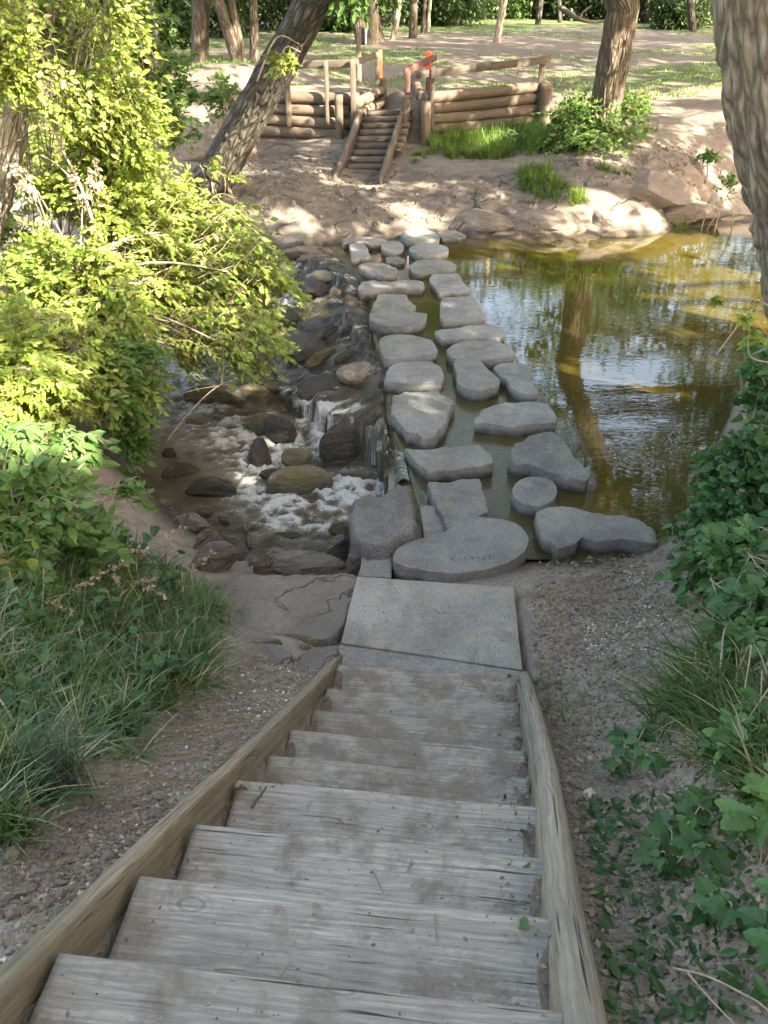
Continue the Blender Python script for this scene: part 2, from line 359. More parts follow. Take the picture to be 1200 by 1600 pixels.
def litf(x, y, soft=True):
    x = np.asarray(x, float); y = np.asarray(y, float); L = np.zeros(len(x))
    for cx, cy, rx, ry, a in LIT:
        d = np.hypot((x-cx)/rx, (y-cy)/ry); L = np.maximum(L, a*(1-sstep(.82, 1.12, d)))
    band = fbm(np.stack([x*.06, y*.33, 0*x], -1), 2, 91)
    L = np.where(y > 25, np.maximum(L, (.20-.2*sstep(40, 46, y))+.6*np.clip(band*1.6, -.6, .7)), L)
    n = fbm(np.stack([x*1.15, y*1.15, 0*x], -1), 3, 55)*.5/.36+.5   # roughly 0..1
    return n < L*1.0
def opengap(q):                                           # leaves out crown clumps so the pool mirrors a bright patch of sky
    m = np.array(q, float)*np.array([1, 1, -1]); px, py, a = PIX(m); n = fbm(np.asarray(q)*.5, 3, 44)
    g = np.minimum(np.hypot((px-965)/105, (py-650)/120), np.hypot((px-765)/60, (py-490)/50))
    return (a > 0)&(g+.8*n < 1.0)
# ------------------------------------------------------------------ the ground
ST0, ST1 = np.array([-.186, .875, 2.30]), np.array([.297, 3.724, .356])   # top and foot of the stair, nosing centres
CP = [(0,1500,2.1),(150,1300,1.75),(0,1300,1.9),(330,1200,1.25),(420,1060,.55),(350,950,.12),(500,930,.06),(520,1000,.15),(450,1130,.8),(0,1150,1.5),
 (150,1100,1.1),(250,1000,.62),(100,1000,1.0),(0,1000,1.3),(150,900,.6),(0,850,1.0),(270,915,.1),(300,800,-.85),(400,840,-.75),(500,850,-.7),(545,890,-.1),(460,885,-.3),(340,885,-.3),
 (400,740,-.95),(300,650,-.95),(250,700,-.9),(560,740,-1.0),(560,800,-.9),(200,560,-.9),(300,520,-.9),(350,450,-.8),(440,390,.02),(330,330,.4),(200,400,.3),
 (0,600,1.1),(100,500,.5),(540,420,-.06),(545,520,-.10),(565,600,-.12),(598,650,-.1),(480,500,-.38),(500,590,-.42),(430,580,-.8),(500,650,-.55),(480,440,-.2),(420,470,-.6),
 (450,370,.14),(560,362,.1),(700,350,.12),(600,330,.3),(560,290,.5),(620,295,.5),(400,330,.45),(450,250,.8),(520,225,.92),(400,200,1.02),(330,250,.8),(300,190,1.2),(350,135,1.9),(260,110,2.0),
 (660,225,.95),(750,215,1.0),(840,195,1.15),(690,260,.75),(750,290,.6),(800,260,.8),(900,255,1.0),(1000,252,1.0),(1080,270,.8),(760,358,.08),(850,362,.08),(950,358,.08),(1060,343,.06),
 (900,310,.55),(1000,305,.6),(1080,305,.4),(1140,300,.3),(800,325,.33),(1100,220,1.1),(1050,160,1.5),(1000,130,1.65),(900,150,1.55),(1130,190,1.35),
 (870,1000,.4),(850,920,.2),(940,880,.07),(1000,868,.05),(1050,838,.03),(1000,950,.3),(1060,900,.4),(1100,830,.45),(1120,720,.4),(1150,620,.3),(1000,1050,.75),(1100,1000,.9),(1180,900,1.2),
 (880,1150,.85),(950,1150,1.0),(1050,1150,1.25),(1180,1100,1.6),(900,1300,1.45),(1000,1300,1.6),(1150,1300,1.9),(930,1450,1.85),(1050,1500,2.1),(1180,1550,2.3),(960,1590,2.05),(1195,560,.5),
 (900,600,-.4),(800,450,-.4),(1000,450,-.4),(750,700,-.35),(700,600,-.3),(700,500,-.3),(900,760,-.25),(820,850,-.15)]
CW = [(0,25,1.72),(-8,26,1.8),(8,25,1.75),(16,25,1.8),(-16,25,1.8),(0,30,1.8),(-12,32,1.85),(12,32,1.85),(0,38,1.95),(-20,38,2),(20,38,2),
 (6.2,7.5,1.2),(7,8.6,.5),(10,8,1),(15,8,1.2),(9,9.8,-.1),(12,13,-.4),(20,13,-.4),(8,12,-.4),(12,17.2,.3),(18,18,.4),(12,20,1.4),(16,22,1.8),
 (0,0,2.75),(-3,-1,3),(3,-1,3),(0,-7,3.2),(-10,-4,3),(10,-4,3),(5,4,2.1),(9,3,2.4),(-5,6,1.3),(-8,9,1.2),(-14,11,1.3),(-4,3,2),(-9,4,2.2),(-8,13,-.9),(-14,15,-.9),(-20,16,-.9),
 (-8,17,.5),(-14,19,1),(-6,16.5,.35),(-10,22,1.8),(-5,22.3,1.6),(-20,12,1.2),(-20,20,1.2)]
_c = np.array([P(*q) for q in CP]+[list(map(float, q)) for q in CW])
def _tps_fit(C, lam=.004):
    n = len(C); d = np.hypot(C[:, 0][:, None]-C[:, 0], C[:, 1][:, None]-C[:, 1])/10
    K = np.where(d > 0, d*d*np.log(d+1e-12), 0)+lam*np.eye(n)*.1; Q = np.column_stack([np.ones(n), C[:, 0]/10, C[:, 1]/10])
    A = np.block([[K, Q], [Q.T, np.zeros((3, 3))]]); return np.linalg.solve(A, np.concatenate([C[:, 2], np.zeros(3)]))
_w = _tps_fit(_c)
def _tps(x, y):
    r = np.zeros(len(x))
    for s in range(0, len(x), 20000):
        a, b = x[s:s+20000], y[s:s+20000]; d = np.hypot(a[:, None]-_c[:, 0], b[:, None]-_c[:, 1])/10
        r[s:s+20000] = np.where(d > 0, d*d*np.log(d+1e-12), 0)@_w[:-3]+_w[-3]+_w[-2]*a/10+_w[-1]*b/10
    return r
POOL = np.array([P(*q)[:2] for q in [(470,388,0),(560,372,0),(690,372,0),(760,374,0),(850,380,0),(950,374,0),(1070,360,0),(1130,352,0)]]+[[12,16.3],[30,16.8],[60,17],[60,9],[30,9],[12,9.6],[8.2,9.6],[6.4,8.9]]
   +[P(*q)[:2] for q in [(1165,610,0),(1120,710,0),(1085,800,0),(1040,835,0),(990,858,0),(900,872,0),(835,880,0),(700,880,0),(640,850,0),(645,790,0),(628,730,0),(612,690,0),(602,640,0),(596,580,0),(578,520,0),(570,450,0),(530,410,0)]])
BASIN = np.array([P(*q)[:2] for q in [(602,790,-.7),(560,830,-.7),(540,862,-.7),(400,872,-.7),(300,845,-.7),(235,800,-.7),(180,720,-.7),(120,640,-.7),(60,520,-.7)]]+[[-9.5,10.8],[-20,13],[-20,17],[-10,15]]
   +[P(*q)[:2] for q in [(300,440,-.7),(360,455,-.7),(400,500,-.7),(425,570,-.7),(440,640,-.7),(520,700,-.7),(590,720,-.7)]])
LEDGE = np.array([P(*q)[:2] for q in [(470,388,0),(530,405,0),(575,450,0),(585,520,0),(602,580,0),(608,640,0),(618,690,-.05),(628,730,-.1),(590,735,-.7),(520,700,-.7),(440,640,-.7),(425,570,-.7),(400,500,-.7),(400,450,-.5),(440,400,-.1)]])
STD = (ST1-ST0)[:2]; STL = np.linalg.norm(STD); STD = STD/STL; STN = np.array([STD[1], -STD[0]])
WALL_L = [PY(395, 190, 21.6)[:2], PY(548, 205, 21.0)[:2]]; WALL_R = [PY(655, 222, 20.4)[:2], PY(850, 192, 21.6)[:2]]
def ground_h(x, y, detail=True):
    x = np.asarray(x, float); y = np.asarray(y, float)
    far = sstep(24.5, 34, y)+sstep(18, 30, np.abs(x)); far = np.clip(far, 0, 1)
    h0 = _tps(np.clip(x, -22, 22), np.clip(y, -8, 40)); roll = 1.95+.25*fbm(np.stack([x*.05, y*.05, 0*x], -1), 2, 3)
    h = h0*(1-far)+np.where(y > 9, roll, 2.2)*far
    rv = sstep(14, 20, np.abs(x))*(1-sstep(3.5, 5.5, np.abs(y-13))); h = h*(1-rv)+np.where(x > 0, -.5, -1.0)*rv
    dp = polydist(x, y, POOL); h = np.where(dp > 0, np.minimum(h, -.03-.35*sstep(0, .7, dp)), np.maximum(h, np.where(dp > -.35, -.03+(-dp)*.25, -9)*np.where(polydist(x, y, BASIN) > -1.2, 0, 1)+np.where(polydist(x, y, BASIN) > -1.2, -9, 0)))
    lgd = polydist(x, y, LEDGE); h = np.where((lgd > -.1)&(dp <= 0), np.maximum(h, -.035-.34*(-dp)), h)
    db = polydist(x, y, BASIN); h = np.where(db > 0, np.minimum(h, -.72-.2*sstep(0, .5, db)), h)
    # level ground held behind the log walls, notch for the path
    for (a, b), sd in ((WALL_L, 1), (WALL_R, 1)):
        d = b-a; L = np.linalg.norm(d); d = d/L; n = np.array([-d[1], d[0]]); s = (x-a[0])*d[0]+(y-a[1])*d[1]; q = (x-a[0])*n[0]+(y-a[1])*n[1]
        w = sstep(-.3, .1, s)*(1-sstep(L-.05, L+.25, s))*(1-sstep(1.5, 4, q)); up = sstep(.02, .16, q)
        h = np.where(q > 0, h*(1-w*up)+np.maximum(h, 1.86)*w*up, h)
    if detail:
        p3 = np.stack([x, y, 0*x], -1)
        near = 1-sstep(26, 40, np.hypot(x, y)); rk = rockmask(x, y)
        h = h+.07*rk*near*sstep(13, 15, y)*fbm(p3*np.array([1.3, 2.6, 1]), 4, 19)+near*(.035*fbm(p3*1.6, 4, 5)+.012*fbm(p3*9, 3, 9)*(1-.5*rk))
        lump = fbm(p3*np.array([2.2, 1.5, 1])+3, 4, 21)
        h = h+rk*near*(.05*lump-.05*np.exp(-(worley(p3*.62+.6*np.stack([lump, lump, lump], -1), 4)/.035)**2))
        lg = inpoly(x, y, LEDGE); e = sstep(0, .25, polydist(x, y, LEDGE))
        e = np.minimum(e, sstep(.02, .35, -dp)); h = h+np.where(lg, e*(.20*fbm(p3*np.array([1.1, 2.2, 1])+9, 3, 31)+.07*fbm(p3*np.array([4, 6, 1]), 3, 33)-.02), 0)
        h = h+np.where(db > 0, sstep(0, .3, db)*.22*fbm(p3*2.2, 3, 41), 0)
        cob = sstep(.05, .5, -db)*(1-sstep(.5, 1.0, -db))*(1-sstep(0, .5, h)); h = h+cob*.08*fbm(p3*4.5, 3, 43)
    lp = polydist(x, y, LANDP); h = np.where(lp > -.03, np.minimum(h, .13), h)
    # solid ground under the stair and the landing
    s = (x-ST0[0])*STD[0]+(y-ST0[1])*STD[1]; q = (x-ST0[0])*STN[0]+(y-ST0[1])*STN[1]; zs = ST0[2]+(ST1[2]-ST0[2])*s/STL
    ins = (1-sstep(.60, .68, np.abs(q)))*sstep(-.8, -.7, s)*(1-sstep(STL+.1, STL+.2, s)); h = h*(1-ins)+(np.minimum(h, zs-.30))*ins
    rim = (1-ins)*(1-sstep(.62, 1.3, np.abs(q)))*sstep(-1.2, -.6, s)*(1-sstep(STL-.3, STL+.1, s)); h = h*(1-rim)+(zs-.05-.04*(q > 0)+.02*fbm(np.stack([x*4, y*4, 0*x], -1), 3, 8))*rim
    return h
FLATROCK = np.array([P(*q)[:2] for q in [(300,905,.2),(430,895,.2),(560,895,.2),(540,1000,.25),(530,1045,.35),(450,1085,.5),(390,1060,.5),(400,1000,.35),(330,960,.25)]])
FARROCK = np.array([P(*q)[:2] for q in [(400,372,.1),(700,365,.1),(1150,345,.05),(1140,280,.7),(1050,250,1.0),(900,248,1.0),(700,262,.8),(620,240,.75),(500,225,.9),(420,215,1),(330,230,.9),(280,260,.8),(300,330,.5)]])
def rockmask(x, y):
    a = sstep(-.1, .12, polydist(x, y, FLATROCK)); b = sstep(-.25, .2, polydist(x, y, FARROCK))
    c = sstep(-.15, .1, polydist(x, y, LEDGE)); d = sstep(-.5, -.1, polydist(x, y, BASIN)); return np.clip(np.maximum.reduce([a, b, c, d]), 0, 1)
LANDP = np.array([P(*q, .25)[:2] for q in [(550, 895), (806, 915), (826, 1062), (812, 1080), (520, 1060), (500, 1030), (528, 1003)]])
def axis(lo, hi, step, far, n):
    g = np.geomspace(step, far, n); return np.concatenate([(lo-np.cumsum(g))[::-1], np.arange(lo, hi, step), hi+np.cumsum(g)])
def make_ground():
    xs = axis(-11, 12, .065, 28, 34); ys = np.concatenate([(-.6-np.cumsum(np.geomspace(.065, 28, 30)))[::-1], np.arange(-.6, 24.5, .065), 24.5+np.cumsum(np.geomspace(.065, 28, 42))])
    X, Y = np.meshgrid(xs, ys); x = X.ravel(); y = Y.ravel(); h = ground_h(x, y); nx, ny = len(xs), len(ys)
    i = np.arange(ny-1)[:, None]*nx+np.arange(nx-1)[None]; Q = np.stack([i, i+1, i+nx+1, i+nx], -1).reshape(-1, 4)
    p3 = np.stack([x, y, 0*x], -1); rk = rockmask(x, y)
    gr = fbm(p3*.33+5, 4, 77)*.5+.5; gr = sstep(.40, .52, gr)*sstep(23.5, 25.5, y)
    path = np.exp(-((x-2-.35*(y-22))/ (2.5+.1*y))**2); gr = gr*(1-.65*path*(y < 45)); gr = np.maximum(gr, sstep(44, 50, y)*.9*(fbm(p3*.1, 2, 6) > -.15))
    wet = sstep(-.55, -.1, polydist(x, y, BASIN))*(h < .15); wet = np.maximum(wet, sstep(-.1, .05, polydist(x, y, LEDGE)))
    wet = np.maximum(wet, (1-sstep(.03, .14, h+.04*fbm(p3*3, 3, 2)))*(polydist(x, y, POOL) > -.9))
    mb = MB(); mb.add(np.stack([x, y, h], -1), Q, m1=gr, m2=rk, m3=np.clip(wet, 0, 1))
    t = NT('ground'); g = t.geo(); a1 = t.attr('m1'); a2 = t.attr('m2'); a3 = t.attr('m3')
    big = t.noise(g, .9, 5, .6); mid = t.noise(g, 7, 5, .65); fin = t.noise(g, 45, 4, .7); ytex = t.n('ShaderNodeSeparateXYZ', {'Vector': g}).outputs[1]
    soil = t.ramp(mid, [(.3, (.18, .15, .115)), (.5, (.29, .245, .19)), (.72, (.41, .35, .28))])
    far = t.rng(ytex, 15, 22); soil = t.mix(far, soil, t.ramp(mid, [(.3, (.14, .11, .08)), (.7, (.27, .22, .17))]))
    soil = t.mix(t.rng(fin, .35, .7, 0, .6), soil, (.10, .078, .058))
    chip = t.vor(g, 42); cm = t.math('MULTIPLY', t.math('LESS_THAN', chip, .13), t.math('GREATER_THAN', t.noise(g, 2.4, 3), .56)); soil = t.mix(cm, soil, (.42, .38, .30))
    chip2 = t.ramp(t.vor(g, 70, 'F1', 'Distance'), [(.1, (1, .95, .88)), (.5, (.45, .42, .38))]); soil = t.mix(t.math('MULTIPLY', .35, t.math('GREATER_THAN', t.noise(g, 3.5, 3), .5)), soil, t.mix(.75, chip2, soil, 'MULTIPLY'))
    rock = t.ramp(t.noise(t.map(g, (1, 1, 3)), 2.1, 6, .62, .5), [(.3, (.13, .112, .09)), (.52, (.205, .18, .148)), (.75, (.29, .255, .21))])
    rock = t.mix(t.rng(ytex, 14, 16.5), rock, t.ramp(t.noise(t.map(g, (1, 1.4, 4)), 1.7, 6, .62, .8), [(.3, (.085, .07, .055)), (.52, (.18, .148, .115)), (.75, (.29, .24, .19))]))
    rock = t.mix(t.rng(fin, .35, .75, 0, .4), rock, (.1, .08, .06))
    cw = t.n('ShaderNodeVectorMath', {0: g, 1: t.n('ShaderNodeTexNoise', {'Vector': g, 'Scale': 1.1, 'Detail': 4}).outputs['Color']}, operation='ADD').outputs[0]; ck = t.rng(t.vor(t.map(cw, (1, 1, .2)), 1.05, 'DISTANCE_TO_EDGE'), 0, .022, 1, 0); ck = t.math('MULTIPLY', ck, t.math('MULTIPLY', t.math('MULTIPLY', a2, t.rng(ytex, 13, 14.5)), t.rng(t.noise(g, 1.7, 2), .46, .54))); rock = t.mix(t.math('MULTIPLY', ck, .85), rock, (.035, .028, .022))
    grs = t.ramp(t.noise(g, 2.5, 4), [(.3, (.045, .09, .02)), (.7, (.10, .155, .03))])
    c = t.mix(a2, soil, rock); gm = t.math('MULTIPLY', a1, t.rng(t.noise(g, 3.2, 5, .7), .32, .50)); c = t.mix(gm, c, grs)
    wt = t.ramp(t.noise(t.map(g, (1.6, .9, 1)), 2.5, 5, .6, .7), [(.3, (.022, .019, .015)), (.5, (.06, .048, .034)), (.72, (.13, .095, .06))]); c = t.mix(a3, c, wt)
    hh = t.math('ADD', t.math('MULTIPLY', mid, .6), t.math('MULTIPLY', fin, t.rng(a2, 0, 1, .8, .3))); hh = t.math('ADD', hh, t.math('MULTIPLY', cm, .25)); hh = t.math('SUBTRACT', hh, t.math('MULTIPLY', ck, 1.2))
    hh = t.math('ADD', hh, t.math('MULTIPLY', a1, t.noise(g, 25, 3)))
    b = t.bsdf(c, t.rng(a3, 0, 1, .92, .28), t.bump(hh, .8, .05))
    tag(mb.build('ground', t.done(b.outputs[0])), kind='structure')
make_ground()

# ------------------------------------------------------------------ water
def make_pool():
    mb = MB(); pts = POOL; # fan-free grid kept inside the pool outline plus a skirt hidden under the banks
    xs = axis(-2.2, 2.2, .045, 6, 26); xs = xs[(xs > -2.3) & (xs < 60)]; ys = np.arange(5.4, 18, .06)
    X, Y = np.meshgrid(xs, ys); x = X.ravel(); y = Y.ravel(); nx, ny = len(xs), len(ys)
    i = np.arange(ny-1)[:, None]*nx+np.arange(nx-1)[None]; Q = np.stack([i, i+1, i+nx+1, i+nx], -1).reshape(-1, 4)
    d = polydist(x, y, POOL); keep = ((d[Q] > -.16)|((x[Q] > 1.8)&(d[Q] > -1.0))).all(1); 
    r = np.array([polydist(x, y, POOL)]).ravel()
    fl = 1-sstep(.2, 1.6, np.hypot((x-.75)/1.0, (y-6.9)/2.1)*1.0); fl = np.maximum(fl, (1-sstep(.3, 1.2, polydist(x, y, POOL)))*(x < 1.2)*(y > 6))
    z = 0*x+.004*fbm(np.stack([x*2, y*2, 0*x], -1), 2, 4)*fl
    z = z-np.where(x < 1.2, np.clip(.07-d, 0, .3)*1.1, 0)
    mb.add(np.stack([x, y, z], -1), Q[keep], m1=np.clip(fl, 0, 1), m2=np.clip(1-sstep(.0, .9, d)*1.0, 0, 1))
    t = NT('pool_water'); g = t.geo(); f = t.attr('m1'); sh = t.attr('m2')
    n1 = t.noise(t.map(g, (1.0, 2.4, 1)), 5.5, 3, .5, .5); n2 = t.noise(t.map(g, (1, 1, 1)), 22, 3, .6, 1.2); n3 = t.noise(g, 1.3, 2)
    h = t.math('ADD', t.math('MULTIPLY', n1, t.rng(n3, .35, .65, .04, .22)), t.math('MULTIPLY', n2, t.math('MULTIPLY', f, .75)))
    for (rx, ry, amp) in ((P(990, 716)[0], P(990, 716)[1], .20), (P(1022, 690)[0], P(1022, 690)[1], .12)):   # insect rings
        dv = t.n('ShaderNodeVectorMath', {0: g, 1: (float(rx), float(ry), 0)}, operation='DISTANCE').outputs['Value']
        w = t.math('SINE', t.math('MULTIPLY', dv, 62)); fall = t.rng(dv, .05, .42, 1, 0); h = t.math('ADD', h, t.math('MULTIPLY', t.math('MULTIPLY', w, fall), amp*.25))
    nr = t.bump(h, .12, .05)
    col = t.ramp(t.noise(g, .7, 4), [(.3, (.042, .035, .006)), (.7, (.080, .061, .009))])
    col = t.mix(t.math('MULTIPLY', f, .6), col, (.055, .05, .03)); col = t.mix(t.math('MULTIPLY', sh, .5), col, (.05, .045, .02))
    b = t.bsdf(col, t.rng(f, 0, 1, .015, .05), nr, IOR=1.5, **{'Specular IOR Level': 1.0})
    tag(mb.build('water', t.done(b.outputs[0])), kind='structure')
make_pool()

def make_stream():
    xs = np.concatenate([np.arange(-20, -7, .12), np.arange(-7, .9, .035)]); ys = np.arange(5.2, 17.6, .04)
    X, Y = np.meshgrid(xs, ys); x = X.ravel(); y = Y.ravel(); nx, ny = len(xs), len(ys)
    i = np.arange(ny-1)[:, None]*nx+np.arange(nx-1)[None]; Q = np.stack([i, i+1, i+nx+1, i+nx], -1).reshape(-1, 4)
    p3 = np.stack([x, y, 0*x], -1); h = ground_h(x, y); db = polydist(x, y, BASIN); dl = polydist(x, y, LEDGE)
    def spot(px, py, z, r): c = P(px, py, z); return np.exp(-((x-c[0])**2+(y-c[1])**2)/r**2)
    turb = np.clip(spot(555, 770, -.6, .5)*1.1+spot(440, 715, -.6, .45)+spot(430, 690, -.6, .4)+spot(560, 830, -.6, .35)*.5+spot(460, 800, -.6, .55)*.9+spot(330, 650, -.6, .6)*.7+spot(380, 690, -.6, .6)*.7+spot(500, 680, -.5, .3)*.8+spot(350, 490, -.6, .8)*.7+spot(290, 600, -.6, .7)*.6+spot(250, 560, -.6, .8)*.5+spot(400, 760, -.6, .45)*.7, 0, 1)
    wv = fbm(p3*np.array([4.5, 6.0, 1])+2*fbm(p3*1.3, 2, 8)[:, None], 4, 61)
    rid = 1-np.abs(fbm(p3*np.array([5, 7.5, 1])+3, 4, 63))*2.4
    zb = -.60+turb*(.06*wv+.07*np.clip(rid, 0, 1)**2+.02*fbm(p3*16, 2, 65))+.008*wv
    # thin sheets running down the ledge (towards -x)
    q = (p3+.35*np.stack([fbm(p3*1.5, 2, 66), fbm(p3*1.5+7, 2, 67), 0*x], -1))*np.array([1.5, 3.2, 1])
    fl = fbm(q, 4, 71); run = np.clip(fl+.12+.42*(spot(455, 660, -.5, .5)+spot(500, 630, -.3, .55)+spot(440, 480, -.5, .6)+spot(600, 700, -.1, .4)), -.4, .9)
    zl = h+.055*run+.012*fbm(p3*9, 3, 72)
    edge = sstep(-.02, .06, dl)
    z = np.where(dl > -.02, np.maximum(zl, zb), np.where(db > -.35, zb, -2))
    onl = (dl > 0)&(zl > zb)
    fil = 1-np.abs(fbm((p3+.12*np.stack([fbm(p3*3, 2, 166), fbm(p3*3+7, 2, 167), 0*x], -1))*np.array([3.2, 9, 1]), 4, 171))*3.2
    foam = np.where(onl, np.clip(sstep(-.12, .4, run)*(.25+.75*np.clip(fil, 0, 1))*(.75+.5*fbm(p3*8, 3, 75))+(spot(455, 665, -.5, .45)+.7*spot(500, 630, -.3, .4)+.5*spot(440, 480, -.5, .5))*1.1*sstep(-.1, .4, fl+.25), 0, 1), np.clip(turb*(.12+1.05*np.clip(rid+.25*fbm(p3*14, 3, 64), -.2, 1)), 0, 1))
    sp = np.clip(spot(455, 675, -.5, .33)+spot(485, 645, -.35, .26)+.5*spot(525, 625, -.3, .2), 0, 1)*(dl > -.2); z = z+sp*(.05+.13*np.abs(fbm(p3*12, 3, 81)))
    ok = (z > -1.5)&(x < .75); keep = ok[Q].all(1); foam = np.maximum(foam, sp*.95*(.6+.8*fbm(p3*9, 3, 83)))
    # drop what lies deep under rock
    keep &= (z[Q] > h[Q]-.12).any(1)
    F = Q[keep]; used = np.unique(F); rm = np.full(len(x), -1); rm[used] = np.arange(len(used))
    mb = MB(); mb.add(np.stack([x, y, z], -1)[used], rm[F], m1=foam[used], m2=(onl*1.0)[used])
    t = NT('stream_water'); g = t.geo(); f = t.attr('m1'); on = t.attr('m2')
    det = t.math('ADD', t.math('MULTIPLY', t.noise(t.map(g, (1, 1.6, 1)), 11, 6, .75, .8), .6), t.math('MULTIPLY', t.noise(t.map(g, (.8, 1.5, 1)), 34, 4, .7, .5), .4)); d2 = t.noise(g, 40, 3, .7)
    fm = t.rng(t.math('ADD', f, t.math('MULTIPLY', t.math('SUBTRACT', det, .5), 2.8)), .38, 1.05)
    wc = t.ramp(t.noise(g, 3.5, 4), [(.3, (.035, .028, .014)), (.7, (.10, .082, .048))]); wc = t.mix(t.math('MULTIPLY', f, .8), wc, (.26, .26, .22))
    c = t.mix(fm, wc, t.mix(d2, (.40, .41, .39), (.72, .73, .72)))
    nr = t.bump(t.math('ADD', det, t.math('MULTIPLY', d2, .25)), .75, .05)
    b = t.bsdf(c, t.rng(fm, 0, 1, .05, .55), nr, IOR=1.34)
    tr = t.n('ShaderNodeBsdfTransparent'); al = t.math('MULTIPLY', on, t.rng(fm, 0, .6, .55, 0))
    tag(mb.build('stream', t.done(t.n('ShaderNodeMixShader', {0: al, 1: b.outputs[0], 2: tr.outputs[0]}).outputs[0])), kind='structure')
make_stream()

def waterfall(name, top_l, top_r, foot, label, nrib=18, dens=.5, seed=1):
    """a sheet of water curling from a lip (two ends) down to a foot point"""
    tl, tr_, ft = np.array(top_l), np.array(top_r), np.array(foot); mid = (tl+tr_)/2; n = 30; m = 60
    T, U = np.meshgrid(np.linspace(0, 1, n), np.linspace(0, 1, m), indexing='ij'); T = T.ravel(); U = U.ravel()
    lip = tl[None]*(1-U[:, None])+tr_[None]*U[:, None]; d = ft-mid
    V = lip+np.stack([d[0]*T**.8, d[1]*T**.8, d[2]*T**2.2], -1)+(lip-mid)*(.25*T)[:, None]
    rib = np.sin(U*nrib*6.28+3*fbm(np.stack([U*4, T*1.2, 0*T], -1), 2, seed))*.009*(.3+T); V[:, 2] += rib+.012*fbm(np.stack([U*20, T*5, 0*T], -1), 3, seed+3)
    i = np.arange(n-1)[:, None]*m+np.arange(m-1)[None]; Q = np.stack([i, i+1, i+m+1, i+m], -1).reshape(-1, 4)
    th = V.copy(); th[:, 2] -= .02; th[:, 1] += .01; k = n*m
    mb = MB(); mb.add(np.vstack([V, th]), [Q, (Q+k)[:, ::-1]], gp=np.vstack([np.stack([U, T, 0*T], -1)]*2))
    t = NT(name); g = t.attr('gp', True); s = t.noise(t.map(g, (26, 1.6, 1)), 1, 5, .7, .4)
    c = t.ramp(s, [(.35, (.07, .07, .045)), (.55, (.20, .21, .17)), (.7, (.6, .62, .6))])
    b = t.bsdf(c, .08, t.bump(s, .7, .02), IOR=1.34); tr = t.n('ShaderNodeBsdfTransparent')
    mt = t.done(t.n('ShaderNodeMixShader', {0: t.rng(s, .35, .6, 1-dens, 0), 1: b.outputs[0], 2: tr.outputs[0]}).outputs[0])
    o = mb.build('waterfall', mt, loc=mid); tag(o, label, 'waterfall')
# thin falls
waterfall('waterfall', P(640, 752, .01), P(631, 708, .01), P(602, 776, -.58), 'ribbed sheet of glassy water pouring over the lip beside the concrete boulder', 14, .85, 1)
waterfall('waterfall', P(572, 664, -.1), P(600, 668, -.08), P(586, 728, -.6), 'thin dark veil of water dripping behind the big angular stepping stone', 7, .35, 5)

# ------------------------------------------------------------------ stones
def slab(name, outline, ztop, thick, mat, label, cat, group, smooth=True, rough=.012, seed=0, tilt=(0, 0), edge=.018, under=.93, parent=None):
    o = np.asarray(outline, float)[:, :2]; c = o.mean(0); o = o-c
    if smooth: pts = curve(np.vstack([np.column_stack([o, np.zeros(len(o))]), [[*o[0], 0]]]), 10)[:-1, :2]
    else: pts = np.concatenate([o[i]+(o[(i+1) % len(o)]-o[i])*np.linspace(0, 1, 9)[:-1, None] for i in range(len(o))])
    m = len(pts); per = np.linalg.norm(np.roll(pts, -1, 0)-pts, axis=1).sum()
    ang = np.arange(m)
    rings = []; s3 = lambda z: np.column_stack([pts+c, np.full(m, z+seed*3.1)])
    jag = fbm(s3(0)*6, 3, seed)*rough*1.6
    rad = pts/np.linalg.norm(pts, axis=1)[:, None]
    sides = np.linspace(0, 1, 7)
    for s in sides[::-1]:
        w = 1-(1-under)*s; p = pts*w+rad*(jag+fbm(s3(s*.7)*9, 3, seed+2)*rough*1.5*(s > 0))[:, None]; rings.append(np.column_stack([p, np.full(m, -thick*(.12+.88*s) if s > 0 else -edge)]))
    p = pts*1.0+rad*jag[:, None]; rings.append(np.column_stack([p-rad*edge*.35, np.full(m, -edge*.25)])); 
    size = np.sqrt(np.abs(pts).max(0).prod())
    for k in (.965, .9, .8, .68, .54, .4, .26, .12): rings.append(np.column_stack([(p-rad*edge*.35)*k, np.zeros(m)]))
    rings.insert(8, rings[7].copy()) if edge < .05 else None; CR = 8 if edge < .05 else 99
    V = np.concatenate(rings); nr = len(rings); top = np.arange(len(V)) >= 7*m
    q = np.column_stack([V[:, :2]+c, np.full(len(V), seed*2.3)])
    V[:, 2] += np.where(top, fbm(q*3.5, 4, seed+5)*rough*.7+fbm(q*14, 3, seed+6)*rough*.5, 0)
    V[:, 2] += tilt[0]*V[:, 0]+tilt[1]*V[:, 1]
    V = np.vstack([V, [0, 0, fbm(np.array([[*c, seed*2.3]])*3.5, 4, seed+5)[0]*rough*.7]]); V[:, :2] += c; V[:, 2] += ztop
    i = np.array([q for q in range(nr-1) if q+1 != CR])[:, None]*m; j = np.arange(m)[None]; j2 = (j+1) % m
    Q = np.stack([i+j, i+j2, i+m+j2, i+m+j], -1).reshape(-1, 4); jj = np.arange(m); o_ = (nr-1)*m
    T = np.stack([o_+jj, o_+(jj+1) % m, np.full(m, len(V)-1)], -1)
    mb = MB(); mb.add(V, [Q, T]); ob = mb.build(name, mat, parent, loc=None if parent else (c[0], c[1], ztop-thick))
    # outline direction: make the faces point outwards
    area = (pts[:, 0]*np.roll(pts[:, 1], -1)-pts[:, 1]*np.roll(pts[:, 0], -1)).sum()
    if area < 0: ob.data.flip_normals()
    if parent is None: tag(ob, label, cat, group)
    return ob
